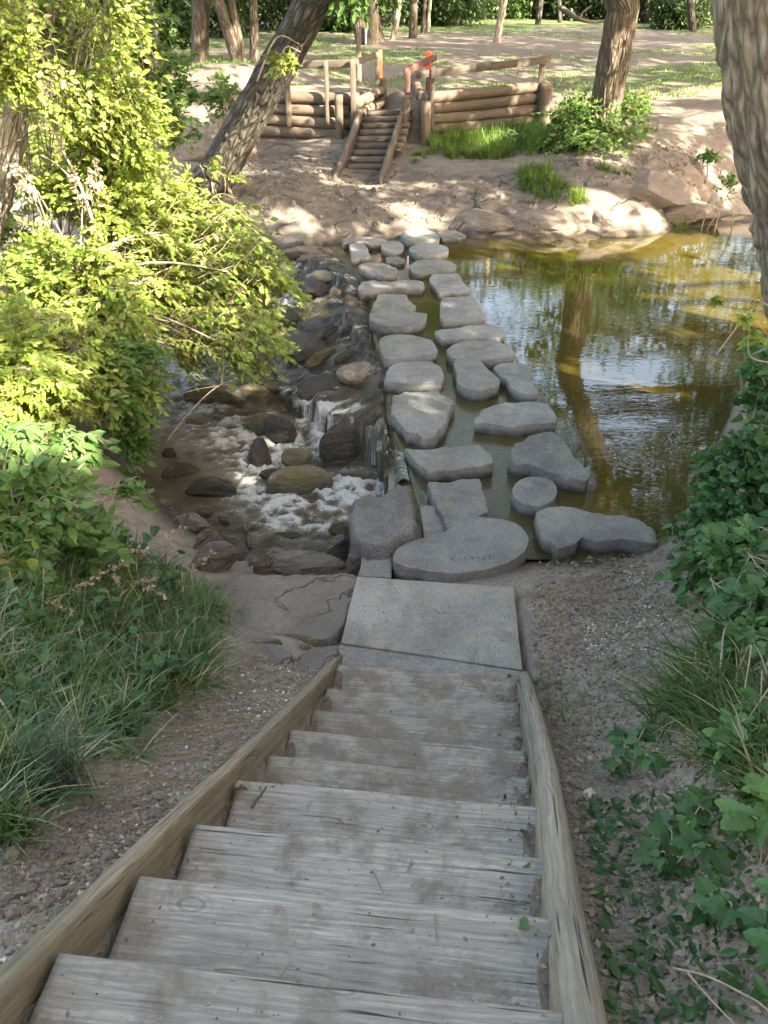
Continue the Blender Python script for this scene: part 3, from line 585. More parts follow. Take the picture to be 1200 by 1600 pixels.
def ico(sub):
    t = (1+5**.5)/2; v = [(-1,t,0),(1,t,0),(-1,-t,0),(1,-t,0),(0,-1,t),(0,1,t),(0,-1,-t),(0,1,-t),(t,0,-1),(t,0,1),(-t,0,-1),(-t,0,1)]
    f = [(0,11,5),(0,5,1),(0,1,7),(0,7,10),(0,10,11),(1,5,9),(5,11,4),(11,10,2),(10,7,6),(7,1,8),(3,9,4),(3,4,2),(3,2,6),(3,6,8),(3,8,9),(4,9,5),(2,4,11),(6,2,10),(8,6,7),(9,8,1)]
    v = [tuple(np.array(a)/np.linalg.norm(a)) for a in v]
    for _ in range(sub):
        c = {}; nf = []
        def md(a, b):
            k = (min(a, b), max(a, b))
            if k not in c: p = np.array(v[a])+np.array(v[b]); v.append(tuple(p/np.linalg.norm(p))); c[k] = len(v)-1
            return c[k]
        for a, b, d in f:
            x, y, z = md(a, b), md(b, d), md(d, a); nf += [(a, x, z), (b, y, x), (d, z, y), (x, y, z)]
        f = nf
    return np.array(v), np.array(f)
ICO = {k: ico(k) for k in (2, 3, 4, 5)}
def rock(name, c, size, rz, mat, label, cat='rock', group=None, seed=0, planes=11, rough=.10, sub=5, cut=.58, tilt=0.0):
    V, F = ICO[sub]; V = V.copy(); r = np.random.default_rng(seed)
    for _ in range(planes):
        n = r.normal(size=3); n /= np.linalg.norm(n); d = V@n; lim = cut+.3*r.random(); V -= n*np.maximum(d-lim, 0)[:, None]*.88
    nn = fbm(V*1.6+seed, 4, seed); V = V*(1+rough*1.5*nn+rough*.55*fbm(V*5+seed, 4, seed+1, .6))[:, None]
    V *= np.array(size)/2
    ct, st = math.cos(tilt), math.sin(tilt); V = np.column_stack([V[:, 0]*ct-V[:, 2]*st, V[:, 1], V[:, 0]*st+V[:, 2]*ct])
    cr, sr = math.cos(rz), math.sin(rz); V = np.column_stack([V[:, 0]*cr-V[:, 1]*sr, V[:, 0]*sr+V[:, 1]*cr, V[:, 2]])+np.asarray(c)
    mb = MB(); mb.add(V, F); o = mb.build(name, mat, loc=c); return tag(o, label, cat, group)

GS = 'stepping stones crossing the creek'
def za(u, v): return (420+u/2.727, 340+v/2.727)
def zb_(u, v): return (500+u/2.143, 580+v/2.143)
def ell(cx, cy, rx, ry, n=14): return [(cx+rx*math.cos(a), cy+ry*math.sin(a)) for a in np.linspace(0, 2*math.pi, n, endpoint=False)]
STONES = [  # points, frame, top level, thickness, smooth, rough, material, label
 ([(310,88),(400,80),(470,78),(508,95),(490,112),(430,120),(400,106),(345,106),(315,115)], za, .12, .3, 0, .012, 'step_light', 'flat thin slab at the far end of the left row, joined to the bank'),
 ([(342,112),(400,106),(425,130),(435,165),(400,172),(352,178)], za, .13, .4, 0, .014, 'step_light', 'small upright block stone in the left row just in front of the far slab'),
 (ell(527,122,49,23), za, .17, .45, 1, .004, 'step', 'small round drum-shaped concrete stone near the far bank'),
 ([(495,172),(520,167),(560,168),(578,180),(574,194),(540,195),(500,190)], za, .08, .35, 0, .012, 'step_light', 'tiny square stone just in front of the small round drum near the far bank'),
 ([(376,205),(400,194),(440,190),(500,198),(543,215),(543,238),(500,250),(440,240),(395,225)], za, .15, .4, 1, .016, 'step_light', 'rounded lumpy stone with a sunny patch behind the long narrow slab of the left row'),
 ([(380,290),(400,272),(480,270),(530,272),(560,265),(640,268),(658,285),(652,300),(600,302),(520,300),(440,312),(390,318)], za, .15, .4, 1, .016, 'step_light', 'long narrow slab lying crosswise in the left row of stones'),
 ([(465,328),(520,325),(585,330),(603,352),(625,375),(600,397),(520,402),(450,400),(432,395),(448,368)], za, .15, .4, 0, .014, 'step', 'squarish stone with a notched back touching the half-round stone'),
 ([(430,404),(540,402),(660,405),(668,425),(645,448),(580,462),(500,460),(445,445),(428,425)], za, .20, .5, 1, .005, 'step', 'half-round stone with a thick smooth curved front'),
 ([(468,530),(485,507),(540,497),(620,502),(685,522),(716,552),(710,576),(650,588),(560,598),(500,600),(480,570)], za, .21, .5, 1, .008, 'step', 'thick oval stone with a patch of sun on its left corner in the left row'),
 ([(488,692),(500,655),(530,625),(600,612),(690,612),(735,635),(742,685),(700,698),(600,706),(530,702)], za, .18, .42, 1, .012, 'step', 'rough oval stone just behind the big angular block with sunny streaks'),
 ([(235,110),(242,75),(290,65),(330,70),(390,62),(452,98),(432,135),(425,175),(375,215),(345,222),(290,200),(250,150)], zb_, .26, .62, 0, .02, 'step', 'big angular block with broken left edge and sunny streaks above the little falls'),
 ([(285,260),(335,266),(420,255),(530,243),(580,285),(588,310),(500,325),(365,335),(310,292)], zb_, .22, .42, 0, .014, 'step', 'rectangular slab lying crosswise beside the glassy water sheet'),
 ([(365,377),(390,372),(460,362),(530,362),(555,400),(557,465),(520,495),(430,530),(402,480),(372,425)], zb_, .24, .5, 0, .02, 'step', 'upright-tilted rough slab behind the big bean-shaped stone'),
 ([(562,75),(580,55),(640,46),(700,56),(728,85),(700,94),(600,96)], za, .19, .45, 1, .010, 'step', 'rough round stone at the far end of the right row against the rock bank'),
 ([(716,62),(750,56),(790,50),(842,75),(810,88),(740,90),(722,80)], za, .10, .3, 0, .010, 'step', 'small pointed flat stone farthest right at the far bank'),
 (ell(681,134,84,24), za, .17, .42, 1, .004, 'step', 'smooth oval disc stone with clean round side near the far bank'),
 ([(598,205),(625,185),(680,178),(750,180),(797,200),(782,218),(700,228),(640,238),(608,224)], za, .14, .36, 1, .008, 'step', 'leaf-shaped oval stone in the right row behind the four-sided one'),
 ([(683,258),(700,240),(810,236),(826,265),(853,300),(850,315),(780,318),(722,322),(700,290)], za, .13, .36, 0, .008, 'step', 'four-sided stone tapering to the back in the right row'),
 ([(735,345),(750,338),(870,334),(905,380),(930,425),(925,438),(850,440),(740,440),(728,410)], za, .16, .42, 0, .006, 'step', 'largest trapezoid slab with straight edges in the right row'),
 ([(708,482),(760,472),(850,460),(940,454),(1000,470),(1008,495),(980,510),(860,513),(740,518),(715,505)], za, .16, .42, 0, .014, 'step', 'long thin crosswise slab in the right row, at the edge of the pool'),
 ([(760,565),(790,540),(850,525),(940,525),(1000,535),(1043,568),(1040,590),(980,600),(880,602),(800,600),(764,585)], za, .16, .42, 1, .007, 'step', 'wide oval stone behind the peanut-shaped one'),
 ([(786,622),(802,598),(850,592),(892,600),(930,642),(980,685),(975,712),(920,732),(850,730),(805,702),(800,660)], za, .20, .5, 1, .005, 'step', 'peanut-shaped stone with a smooth thick side standing lengthwise'),
 ([(958,636),(985,618),(1050,615),(1102,632),(1116,655),(1105,688),(1145,725),(1140,745),(1080,750),(1042,730),(1010,690),(975,668)], za, .17, .42, 1, .010, 'step', 'narrow foot-shaped stone next to the open pool'),
 ([(518,158),(560,115),(620,100),(700,97),(765,108),(793,148),(795,172),(700,180),(640,184),(560,175),(520,172)], zb_, .20, .45, 0, .014, 'step', 'broad arrowhead-like slab with blunt left tip in the middle of the right row'),
 ([(637,290),(655,245),(700,215),(775,203),(818,230),(850,275),(905,345),(890,363),(820,358),(760,332),(700,315),(650,308)], zb_, .25, .55, 0, .018, 'step', 'big triangular slab pointing right beside the stick in the water'),
 (ell(719,401,76,50,16), zb_, .22, .55, 1, .003, 'step', 'small round disc stone with scratched handprints on top'),
 ([(243,620),(262,590),(320,562),(400,545),(455,512),(500,492),(560,489),(640,502),(688,535),(697,575),(670,615),(600,652),(500,672),(400,674),(300,656),(252,640)], zb_, .25, .55, 1, .003, 'step', 'large smooth bean-shaped stone touching the concrete landing'),
 ([(720,502),(728,470),(760,453),(840,448),(920,468),(1010,482),(1040,487),(1085,505),(1130,535),(1133,570),(1080,573),(1000,556),(930,562),(870,552),(860,575),(800,595),(770,570),(735,550)], zb_, .24, .42, 0, .016, 'step', 'wide ragged slab on the muddy near bank right of the bean-shaped stone'),
 ([(335,448),(385,448),(405,485),(432,530),(425,552),(347,556),(340,500)], zb_, .07, .3, 0, .006, 'step_light', 'low pale slab wedged between the concrete boulder and the bean-shaped stone'),
 ([(142,618),(175,614),(240,612),(238,690),(128,684)], zb_, .17, .35, 0, .006, 'step_light', 'small pale square slab at the left corner of the landing'),
]
RNG_ST = []
for k, (pts, fr, zt, th, sm, ro, mt, lab) in enumerate(STONES):
    zt = zt*.8 if fr is za else (.20 if 'large smooth bean' in lab else max(zt*.68, .09))
    o = [P(*fr(*p), zt) for p in pts]; ro_t = .018 if ro > .009 else .006
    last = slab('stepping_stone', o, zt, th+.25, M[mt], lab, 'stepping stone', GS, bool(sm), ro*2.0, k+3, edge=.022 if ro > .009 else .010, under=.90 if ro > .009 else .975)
    if 'bean' in lab and 'large' in lab: BEAN = last
    if 'handprints' in lab: DISC = last
# scratched marks on the two smooth stones (thin dark strokes)
def scratches(parent, strokes, z, r):
    mb = MB()
    for s in strokes: mb = MB(); tube(mb, [P(*q, z+.0015) for q in s], r, 5); mb.build('scratched_mark', M['groove'], parent)
M['groove'] = m_plain('dark_groove', (.06, .058, .052), .95, .2)
parent_loc = lambda o: o
def scq(px, py, pts, w, h): return [[(px+a*w, py+b*h) for a, b in s] for s in pts]
_let = {'K': [[(0, 0), (.1, 1)], [(.6, 0), (.05, .55), (.7, 1)]], '-': [[(0, .5), (.7, .5)]], '1': [[(.3, 0), (.25, 1)]], '9': [[(.6, .1), (.1, .15), (.1, .5), (.6, .5), (.6, 0), (.5, 1)]], '2': [[(0, .15), (.4, 0), (.6, .25), (0, 1), (.7, 1)]], '3': [[(0, 0), (.6, .05), (.2, .45), (.6, .7), (0, 1)]]}
DISC['_w'] = list(DISC.location); BEAN['_w'] = list(BEAN.location)
st = []
for i, ch in enumerate('K-19-23'): st += scq(706+i*9.5, 870-i*.3, _let[ch], 7, 6)
scratches(BEAN, st, .203, .0018)
scratches(DISC, [[(833, 756), (836, 751), (838, 757), (841, 754)], [(832, 758), (834, 763)], [(819, 771), (824, 773), (829, 770), (834, 770)], [(812, 760), (818, 763), (823, 764), (822, 767), (816, 769)], [(847, 754), (848, 760)], [(852, 755), (854, 761)], [(858, 758), (859, 763)], [(828, 762), (833, 766)], [(840, 764), (846, 766)]], .152, .0017)

# concrete boulder and stream rocks
def rk(px, py, z, wpx, hpx, hz, mat, label, rz=0.0, seed=0, cat='rock', group=None, **k):
    """centre pixel of the rock at level z, apparent width and height in photo pixels, real height"""
    c = P(px, py, z); s = scale_at(c); dep = math.atan2(H-z, c[1]); w = wpx/s; dy = max((hpx/s-hz*math.cos(dep)*.8)/math.sin(dep), .25*w)
    return rock('boulder' if cat == 'boulder' else 'rock', c, (w, dy, hz), rz, M[mat], label, cat, group, seed, **k)
G1 = 'rocks in the lower stream'
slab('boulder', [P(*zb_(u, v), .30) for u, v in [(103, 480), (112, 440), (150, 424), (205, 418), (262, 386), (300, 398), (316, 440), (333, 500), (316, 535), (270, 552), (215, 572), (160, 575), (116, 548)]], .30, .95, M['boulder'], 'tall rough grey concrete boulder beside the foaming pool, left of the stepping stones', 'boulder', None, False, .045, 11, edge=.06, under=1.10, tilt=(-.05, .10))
rk(556, 583, -.12, 62, 48, .30, 'pale_rock', 'pale smooth cobble with a sunny top stranded on the wet ledge', .5, 12, 'rock', G1, planes=3, rough=.05)
rk(334, 622, -.55, 96, 50, .45, 'moss_rock', 'olive mossy boulder under the hanging leaves, crossed by a post-like shadow', 0, 13, 'boulder', G1, planes=6, rough=.07)
rk(314, 660, -.60, 48, 36, .28, 'pale_rock', 'small sunlit tan rock awash in the white water', .2, 14, 'rock', G1, planes=8)
rk(393, 618, -.55, 60, 40, .35, 'pale_rock', 'tan rock right of the mossy boulder at the edge of the leaves', .2, 46, 'rock', G1, planes=8)
rk(415, 662, -.48, 52, 44, .35, 'moss_rock', 'rounded boulder at the upper left of the white splash', .3, 15, 'boulder', G1, planes=4, rough=.06)
rk(436, 672, -.42, 64, 52, .45, 'dark_rock', 'dark wet boulder behind the white splash', -.5, 16, 'boulder', G1, planes=5, rough=.07)
rk(408, 712, -.55, 40, 66, .40, 'dark_rock', 'dark wedge of rock left of the white splash', .2, 17, 'rock', G1, planes=7)
rk(466, 716, -.38, 54, 36, .30, 'moss_rock', 'small yellow mossy boulder sitting on top of a larger one in the stream', .1, 18, 'boulder', G1, planes=5, rough=.06)
rk(468, 758, -.55, 104, 68, .52, 'moss_rock', 'large rounded green boulder in the middle of the foaming stream', .15, 19, 'boulder', G1, planes=6, rough=.06)
rk(424, 746, -.62, 44, 34, .25, 'dark_rock', 'flat dark rock tucked against the large rounded green boulder', .1, 20, 'rock', G1)
rk(330, 768, -.55, 84, 42, .40, 'dark_rock', 'dark flat-topped boulder in the left of the stream', -.1, 21, 'boulder', G1, planes=9, rough=.09)
rk(282, 740, -.58, 58, 32, .30, 'dark_rock', 'low dark rock behind the dark flat-topped boulder', .3, 22, 'rock', G1)
rk(266, 712, -.58, 26, 20, .24, 'dark_rock', 'small black rock poking from the rapids at the left', 0, 23, 'rock', G1)
rk(446, 840, -.62, 48, 18, .22, 'dark_rock', 'black brick-like stone in the shallow brown water near the bank', .05, 24, 'rock', G1, planes=12)
rk(534, 700, -.30, 70, 58, .62, 'dark_rock', 'black undercut ledge rock behind the thin veil of water', .1, 25, 'rock', G1, planes=7)
rk(598, 676, -.18, 26, 44, .40, 'pale_rock', 'wet orange-brown rock wedged beside the thin veil of water', .2, 26, 'rock', G1, planes=8)
rk(510, 608, -.35, 110, 66, .42, 'dark_rock', 'broad dark wet shelf rock in the middle of the cascade', .5, 27, 'rock', G1, planes=7, rough=.07)
rk(468, 545, -.35, 84, 70, .42, 'dark_rock', 'dark wet shelf rock at the upper left of the cascade', .7, 28, 'rock', G1, planes=7, rough=.07)
rk(508, 432, -.06, 56, 28, .24, 'pale_rock', 'lumpy pale rock with a brown leaf heap beside the left row of stones', .2, 29, 'rock', G1)
rk(492, 452, -.12, 52, 44, .34, 'dark_rock', 'dark rounded rock below the pale lumpy rock left of the crossing', .3, 30, 'rock', G1)
rk(524, 458, -.06, 26, 18, .20, 'pale_rock', 'small pale cobble beside the dark rounded rock left of the crossing', .2, 31, 'rock', G1)
rk(462, 455, -.18, 26, 20, .22, 'pale_rock', 'small tan cobble at the edge of the bright leaves left of the crossing', .2, 32, 'rock', G1)
rk(488, 404, .0, 56, 14, .16, 'bank_rock', 'long low driftwood-shaped stone at the far left of the crossing', .1, 33, 'rock', G1)
rk(462, 500, -.45, 60, 44, .40, 'dark_rock', 'dark wet rock half hidden by the bright leaves left of the crossing', .3, 34, 'rock', G1)
G2 = 'broken rocks along the near bank'
rk(462, 882, -0.10, 156, 40, .34, 'dark_rock_dry', 'long grey broken slab at the near edge of the stream', -.05, 35, 'rock', G2, planes=12, rough=.08, sub=5)
rk(332, 878, -0.13, 96, 52, .42, 'dark_rock_dry', 'tilted brown-grey slab beside the grass at the near bank', .35, 36, 'rock', G2, planes=12, rough=.07, tilt=.25, sub=5)
rk(326, 846, -0.28, 40, 34, .30, 'dark_rock_dry', 'blocky rock behind the tilted brown-grey slab', .3, 37, 'rock', G2, planes=12)
rk(360, 848, -0.34, 36, 28, .24, 'dark_rock_dry', 'small blocky rock at the end of the tilted brown-grey slab', -.3, 38, 'rock', G2, planes=12)
rk(410, 886, -0.08, 40, 28, .26, 'dark_rock_dry', 'small triangular stone in the gap left of the long broken slab', .3, 39, 'rock', G2, planes=12)
rk(300, 820, -0.36, 60, 34, .30, 'dark_rock_dry', 'flat dark stone at the foot of the seeding grass', .1, 40, 'rock', G2, planes=10)
rk(526, 862, -0.16, 56, 50, .40, 'dark_rock_dry', 'dark angular rock against the left side of the concrete boulder', .4, 41, 'rock', G2, planes=12)
rk(556, 880, 0.02, 30, 44, .36, 'dark_rock_dry', 'narrow grey stone squeezed in front of the concrete boulder', .2, 42, 'rock', G2, planes=12)
rk(530, 828, -0.40, 40, 24, .24, 'moss_rock', 'greenish stone in the shallows left of the concrete boulder', .2, 43, 'rock', G2, planes=8)
for i, (px, py, z, w, hh, rz, lab) in enumerate([(500, 560, -.28, 70, 22, .9, 'long wet rib of rock running down the middle of the ledge'), (540, 560, -.16, 60, 18, .8, 'brown wet rib of rock next to the pale stranded cobble'), (478, 600, -.50, 66, 26, .7, 'dark wet rib of rock just above the white splash'),
 (540, 640, -.25, 60, 26, .6, 'rounded wet rib of rock right of the white splash'), (520, 520, -.24, 50, 22, .9, 'short wet rib of rock high on the ledge'), (556, 480, -.08, 40, 18, .4, 'brown shallow rock beside the half-round stone'), (430, 610, -.58, 50, 24, .3, 'low black rock under the tip of the hanging leaves'), (545, 520, -.10, 34, 16, .6, 'mossy little rock on the lip of the ledge')]):
    rk(px, py, z, w, hh, .26, 'dark_rock' if i % 3 else 'moss_rock', lab, rz, 240+i, 'rock', 'wet ribs of rock on the ledge', planes=9, rough=.12)
r_ = np.random.default_rng(9)
for i in range(22):
    px, py = [(262, 830), (290, 846), (308, 862), (280, 868), (345, 870), (376, 862), (392, 880), (388, 846), (430, 866), (470, 862), (500, 872), (512, 888), (540, 876), (250, 795), (232, 772), (268, 806), (318, 800), (350, 812), (384, 822), (255, 850), (545, 845), (420, 888)][i]
    rk(px, py, -.34 if py > 855 else -.52, r_.uniform(18, 40), r_.uniform(14, 26), r_.uniform(.14, .26), 'dark_rock_dry', 'small broken stone in the rubble along the near edge of the stream', r_.uniform(0, 3), 200+i, 'rock', 'small broken stones of the stream edge', planes=12)
G3 = 'rock shelf along the far bank'
for i, (px, py, z, w, hh, hz, rz, lab) in enumerate([
 (760, 345, .12, 90, 40, .40, .1, 'rounded tan rock shelf at the water just right of the farthest stepping stones'),
 (850, 350, .12, 130, 44, .45, -.05, 'long cracked tan shelf at the water in the middle of the far bank'),
 (950, 345, .12, 110, 50, .55, .1, 'layered tan shelf at the water below the grassy clump'),
 (905, 318, .38, 120, 44, .60, -.1, 'split tan rock right of the tuft of sunny grass'),
 (1010, 300, .45, 150, 84, .95, .15, 'big domed tan outcrop with dappled sun near the right trunk'),
 (1055, 330, .15, 130, 54, .60, -.1, 'smooth lower flank rock running into the water at the right'),
 (978, 305, .50, 60, 34, .50, .3, 'dark-gapped block of rock beside the big domed outcrop'),
 (790, 366, .0, 40, 12, .14, 0, 'little flat rock barely above water at the foot of the far shelf'),
 (846, 366, .0, 30, 10, .12, .2, 'tiny stone at the water line in the middle of the far bank'),
 (962, 368, .0, 44, 12, .16, .1, 'narrow stone at the water line under the layered shelf'),
 (360, 240, .85, 90, 50, .6, .3, 'sunny earth-covered rock behind the leaning trunk'),
 (300, 232, 1.0, 80, 44, .7, .1, 'eroded rock ledge between the bush and the leaning trunk'),
 (480, 395, .02, 70, 20, .26, .0, 'low flat rock tongue left of the farthest stepping stones')]):
    rk(px, py, z+.02, w*1.12, hh*1.15, hz*1.1, 'bank_rock', lab, rz, 50+i, 'rock', G3, planes=10, rough=.07, sub=4 if w < 100 else 5)
# small stones on the right near bank
G4 = 'loose pale stones on the near bank'
for i, (px, py, z, w, hh, lab) in enumerate([(925, 1187, 1.0, 16, 12, 'small cream stone on bare soil right of the log'), (1034, 1180, 1.15, 26, 22, 'pinkish-white stone at the edge of the right-hand grass'),
  (925, 1252, 1.2, 52, 26, 'flat white-topped stone half buried right of the log'), (942, 1490, 1.78, 14, 22, 'slim white stone close to the log near the bottom of the picture'), (968, 1540, 1.85, 34, 34, 'yellow-brown stone lowest on the right of the log'), (912, 1388, 1.55, 12, 12, 'tiny white pebble touching the outside of the log'),
  (345, 1190, 1.2, 50, 26, 'yellowish stone beside the left beam of the stair'), (235, 1208, 1.25, 18, 8, 'small grey-white stone in the dry grass left of the stair')]):
    c = P(px, py, z); c[2] = ground_h([c[0]], [c[1]])[0]; c = P(px, py, c[2]); s = scale_at(c)
    rock('rock', c, (w/s, hh/s*1.3, hh/s*.8), i*.7, M['pale_stone'] if 'pale_stone' in M else M.setdefault('pale_stone', m_plain('pale_stone', (.42, .37, .28), .85, .35, 20)), lab, 'stone', G4, 80+i, planes=8, sub=3)

GF = 'flat bedrock slabs left of the landing'
for i, (pts, z, lab) in enumerate([
 ([(318, 912), (360, 900), (430, 893), (500, 896), (556, 893), (550, 935), (536, 985), (505, 1003), (452, 992), (400, 988), (345, 962)], .20, 'broad flat bedrock slab between the stream rocks and the landing'),
 ([(458, 1034), (478, 1014), (528, 1006), (524, 1034), (512, 1058), (478, 1078), (447, 1082), (440, 1056)], .33, 'curved flat stone touching the foot of the left beam'),
 ([(384, 1012), (425, 1004), (449, 1016), (455, 1030), (436, 1056), (442, 1078), (408, 1066), (386, 1040)], .38, 'flat stone beside the curved one, half covered with soil'),
 ([(330, 968), (392, 992), (440, 1000), (424, 1002), (380, 1008), (340, 992)], .30, 'thin strip of bedrock behind the half covered flat stone')]):
    slab('flat_rock', [P(*q, z+.03) for q in pts], z+.03, .35, M['flat_rock'], lab, 'rock', GF, True, .030, 90+i, edge=.035, under=1.08, tilt=(0, -.02))
# ------------------------------------------------------------------ the near stair
ang = math.radians(-6.1); TX = np.array([math.cos(ang), math.sin(ang), 0]); TY = np.array([-TX[1], TX[0], 0])
NOSE = np.array([[-.186, .875, 2.301], [-.115, 1.211, 2.068], [-.053, 1.554, 1.808], [.013, 1.949, 1.513], [.062, 2.324, 1.185], [.122, 2.654, .967], [.197, 3.043, .674], [.246, 3.396, .476], [.297, 3.724, .356]])
NOSE = np.vstack([NOSE[0]-np.array([.07, .36, -.25]), NOSE]); NOSE = np.vstack([NOSE[0]-np.array([.07, .36, -.25]), NOSE])
stair = thing('wooden_staircase', (NOSE[-1][0], NOSE[-1][1], .2), 'long weathered timber stair descending to the concrete landing in the foreground', 'staircase')
for k in range(len(NOSE)):
    n = NOSE[k]; depth = (NOSE[k]-NOSE[k-1])[:2]; dp = np.linalg.norm(depth)+.05 if k else .40
    c = n-TY*(dp/2)-np.array([0, 0, .024]); w = 1.25
    path = np.linspace(c-TX*(w/2), c+TX*(w/2), 60)
    path[:, 2] += .004*np.sin(np.linspace(0, 3+k, 60)+k)
    mb = MB(); loft(mb, path, rrect(dp, .048, .007, 9), up=(0, 0, 1), noise=.0035, nsc=5, seed=k, goff=k*1.37)
    mb.build('tread', M['tread_low' if k > 5 else 'tread'], stair)
    c2 = n-TY*.035-np.array([0, 0, .048+.1]); mb = MB(); loft(mb, np.linspace(c2-TX*(w/2-.01), c2+TX*(w/2-.01), 12), rrect(.04, .2, .004, 3), goff=k*2.1+9); mb.build('riser', M['tread'], stair)
# beam on the left, round log on the right
L0 = NOSE-TX*(.625+.036); L1 = L0.copy(); L1[:, 2] -= .112
pth = curve(L1, 8); pth = np.vstack([pth, pth[-1]+np.array([.03, .10, -.05])])
lin = np.linspace(0, 1, len(pth))[:, None]; pth = pth*.25+(L1[0]*(1-lin)+(L1[-1]+np.array([.02, .08, -.05]))*lin)*.75
mb = MB(); loft(mb, pth, rrect(.058, .24, .006, 7), up=(0, 0, 1), noise=.005, nsc=3.5, seed=3); mb.build('side_beam', M['stringer'], stair)
R0 = NOSE+TX*(.625+.045); R0[:, 2] += .012; lin = np.linspace(0, 1, 60)[:, None]
pr = R0[0]*(1-lin)+(R0[-1]+np.array([0, .02, -.02]))*lin; sL = np.sin(np.pi*np.clip((lin-.30)/.7, 0, 1)); pr = pr+TX*(.028*sL)
mb = MB(); tube(mb, pr, 1.0*.045+.004*np.sin(lin[:, 0]*5), 18, noise=.003, nsc=2.5, seed=9); mb.build('side_log', M['rail_log'], stair)
mb = MB(); p2 = pr-TX*.03-np.array([0, 0, .12]); loft(mb, p2, rrect(.04, .15, .01, 3), noise=.01); mb.build('side_board', M['stringer'], stair)
# soil caught in the corners of the treads
mb = MB(); V2, F2 = ICO[3]
for k in range(2, len(NOSE)):
    for side in (1, -1):
        if side < 0 and k < 7: continue
        c = NOSE[k]+TX*side*(.60)-TY*(.2); sz = np.array([.05 if side > 0 else .04, .12, .009]); v = V2*(1+.35*fbm(V2*2.5+k*5, 3, k))[:, None]*sz
        mb.add(v[:, :1]*TX+v[:, 1:2]*TY+v[:, 2:]*np.array([[0, 0, 1]])+c, F2)
tag(mb.build('soil', M['soil'], loc=NOSE[6]), kind='stuff')

# landing slab, and the rough strip at the foot of the stair
ld = [P(557, 900, .25), P(803, 917, .25), P(817, 1046, .25), P(532, 1004, .25)]
land = thing('concrete_landing', ((ld[0]+ld[2])/2)*np.array([1, 1, 0])+np.array([0, 0, .0]), 'smooth grey concrete landing slab between stair and stepping stones', 'landing slab')
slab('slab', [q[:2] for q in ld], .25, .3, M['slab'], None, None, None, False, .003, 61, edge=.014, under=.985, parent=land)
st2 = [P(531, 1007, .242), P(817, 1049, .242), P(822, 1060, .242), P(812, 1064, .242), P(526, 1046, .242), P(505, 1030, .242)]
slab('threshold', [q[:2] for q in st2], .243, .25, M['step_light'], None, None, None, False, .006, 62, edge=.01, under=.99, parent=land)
gz = lambda px, py, z0=1.0: (lambda c: np.array([c[0], c[1], float(ground_h([c[0]], [c[1]])[0])]))(P(px, py, z0))
def gpt(px, py, z0=1.2):
    r = _ray(px, py); k = np.linspace(.6, 45, 1500); q = r*k[:, None]+np.array([0, 0, H]); g = ground_h(q[:, 0], q[:, 1], False); i = np.where(q[:, 2] <= g)[0]
    return q[i[0]] if len(i) else P(px, py, z0)
up = lambda px, py, h: gpt(px, py)+np.array([0, 0, h])
def gb(px, py, r, h=.12): return (gpt(px, py)+np.array([0, 0, h]), (r, r, r*.6))
# ------------------------------------------------------------------ far stair, log walls and rails
fs = thing('wooden_staircase', P(563, 286, .45), 'small far stair with timber edge boards climbing the opposite bank between log walls', 'staircase')
fb_l, fb_r = P(532, 284, .5), P(592, 286, .5); ft_l, ft_r = PY(572, 178, 20.7), PY(628, 176, 20.7)
NF = 11
for k in range(NF):
    s = k/(NF-1); a = fb_l*(1-s)+ft_l*s; b = fb_r*(1-s)+ft_r*s; ex = .0
    if k >= 5: d = (b-a)/np.linalg.norm(b-a); b = b+d*.28; a = a-d*(.0 if k == 5 else .02)
    d = (ft_l-fb_l)[:2]; d = d/np.linalg.norm(d); dd = np.array([d[0], d[1], 0])
    mb = MB(); p = np.linspace(a+dd*.12, b+dd*.12, 10); loft(mb, p, rrect(.27, .10, .015, 3), noise=.012, seed=k, goff=k); mb.build('tread', M['far_wood'], fs)
for a, b, e in ((fb_l, ft_l, -1), (fb_r, ft_r, 1)):
    d = (b-a); d = d/np.linalg.norm(d); off = np.array([e*.07, 0, .13]); a2 = a+off-d*.25; b2 = (b+off)
    if e > 0: b2 = a+off+(b-a)*.86
    else: b2 = a+off+(b-a)*.92
    mb = MB(); loft(mb, np.linspace(a2, b2, 16), rrect(.075, .26, .012, 3), noise=.01, seed=int(e)+3, goff=e*2); mb.build('side_beam', M['far_wood'], fs)

def logwall(name, A, B, z0, n, dia, zslope, label, ends=True, mat='far_log', jut=.1):
    A = np.array([*A[:2], z0]); B = np.array([*B[:2], z0+zslope]); t = thing(name, (A+B)/2-np.array([0, 0, .1]), label, 'retaining wall'); d = (B-A)/np.linalg.norm(B-A)
    r = np.random.default_rng(len(label))
    for i in range(n):
        u = dia*(i+.45); a = A-d*jut*r.random()+np.array([0, 0, u]); b = B+d*jut*r.random()+np.array([0, 0, u]); p = np.linspace(a, b, 22); p[:, 2] += .012*np.sin(np.linspace(0, 5, 22)+i)
        mb = MB(); tube(mb, p, dia*(.5+.03*r.random()), 16, noise=.014, nsc=2.2, seed=i+7, goff=i*3.3); mb.build('log', M[mat], t)
    return t
def upright(parent, px, pyb, pyt, y, w=.11, mat='far_wood', rnd=False, name='post', lean=0.0):
    b = PY(px, pyb, y); tz = PY(px, pyt, y)[2]; tp = np.array([b[0]+lean, y, tz]); p = np.linspace(b-np.array([0, 0, .25]), tp, 12); mb = MB()
    if rnd: tube(mb, p, w/2, 12, noise=.012, nsc=3, seed=int(px), goff=px*.1)
    else: loft(mb, p, rrect(w, w*.8, .008, 3), up=(0, 1, 0), noise=.005, seed=int(px), goff=px*.1)
    return mb.build(name, M[mat], parent)
def board(parent, a, b, w=.14, th=.045, mat='far_wood', name='rail'):
    mb = MB(); loft(mb, np.linspace(a, b, 14), rrect(th, w, .006, 3), noise=.005, seed=int(abs(a[0]*9)), goff=a[0]); return mb.build(name, M[mat], parent)
yl = 21.0
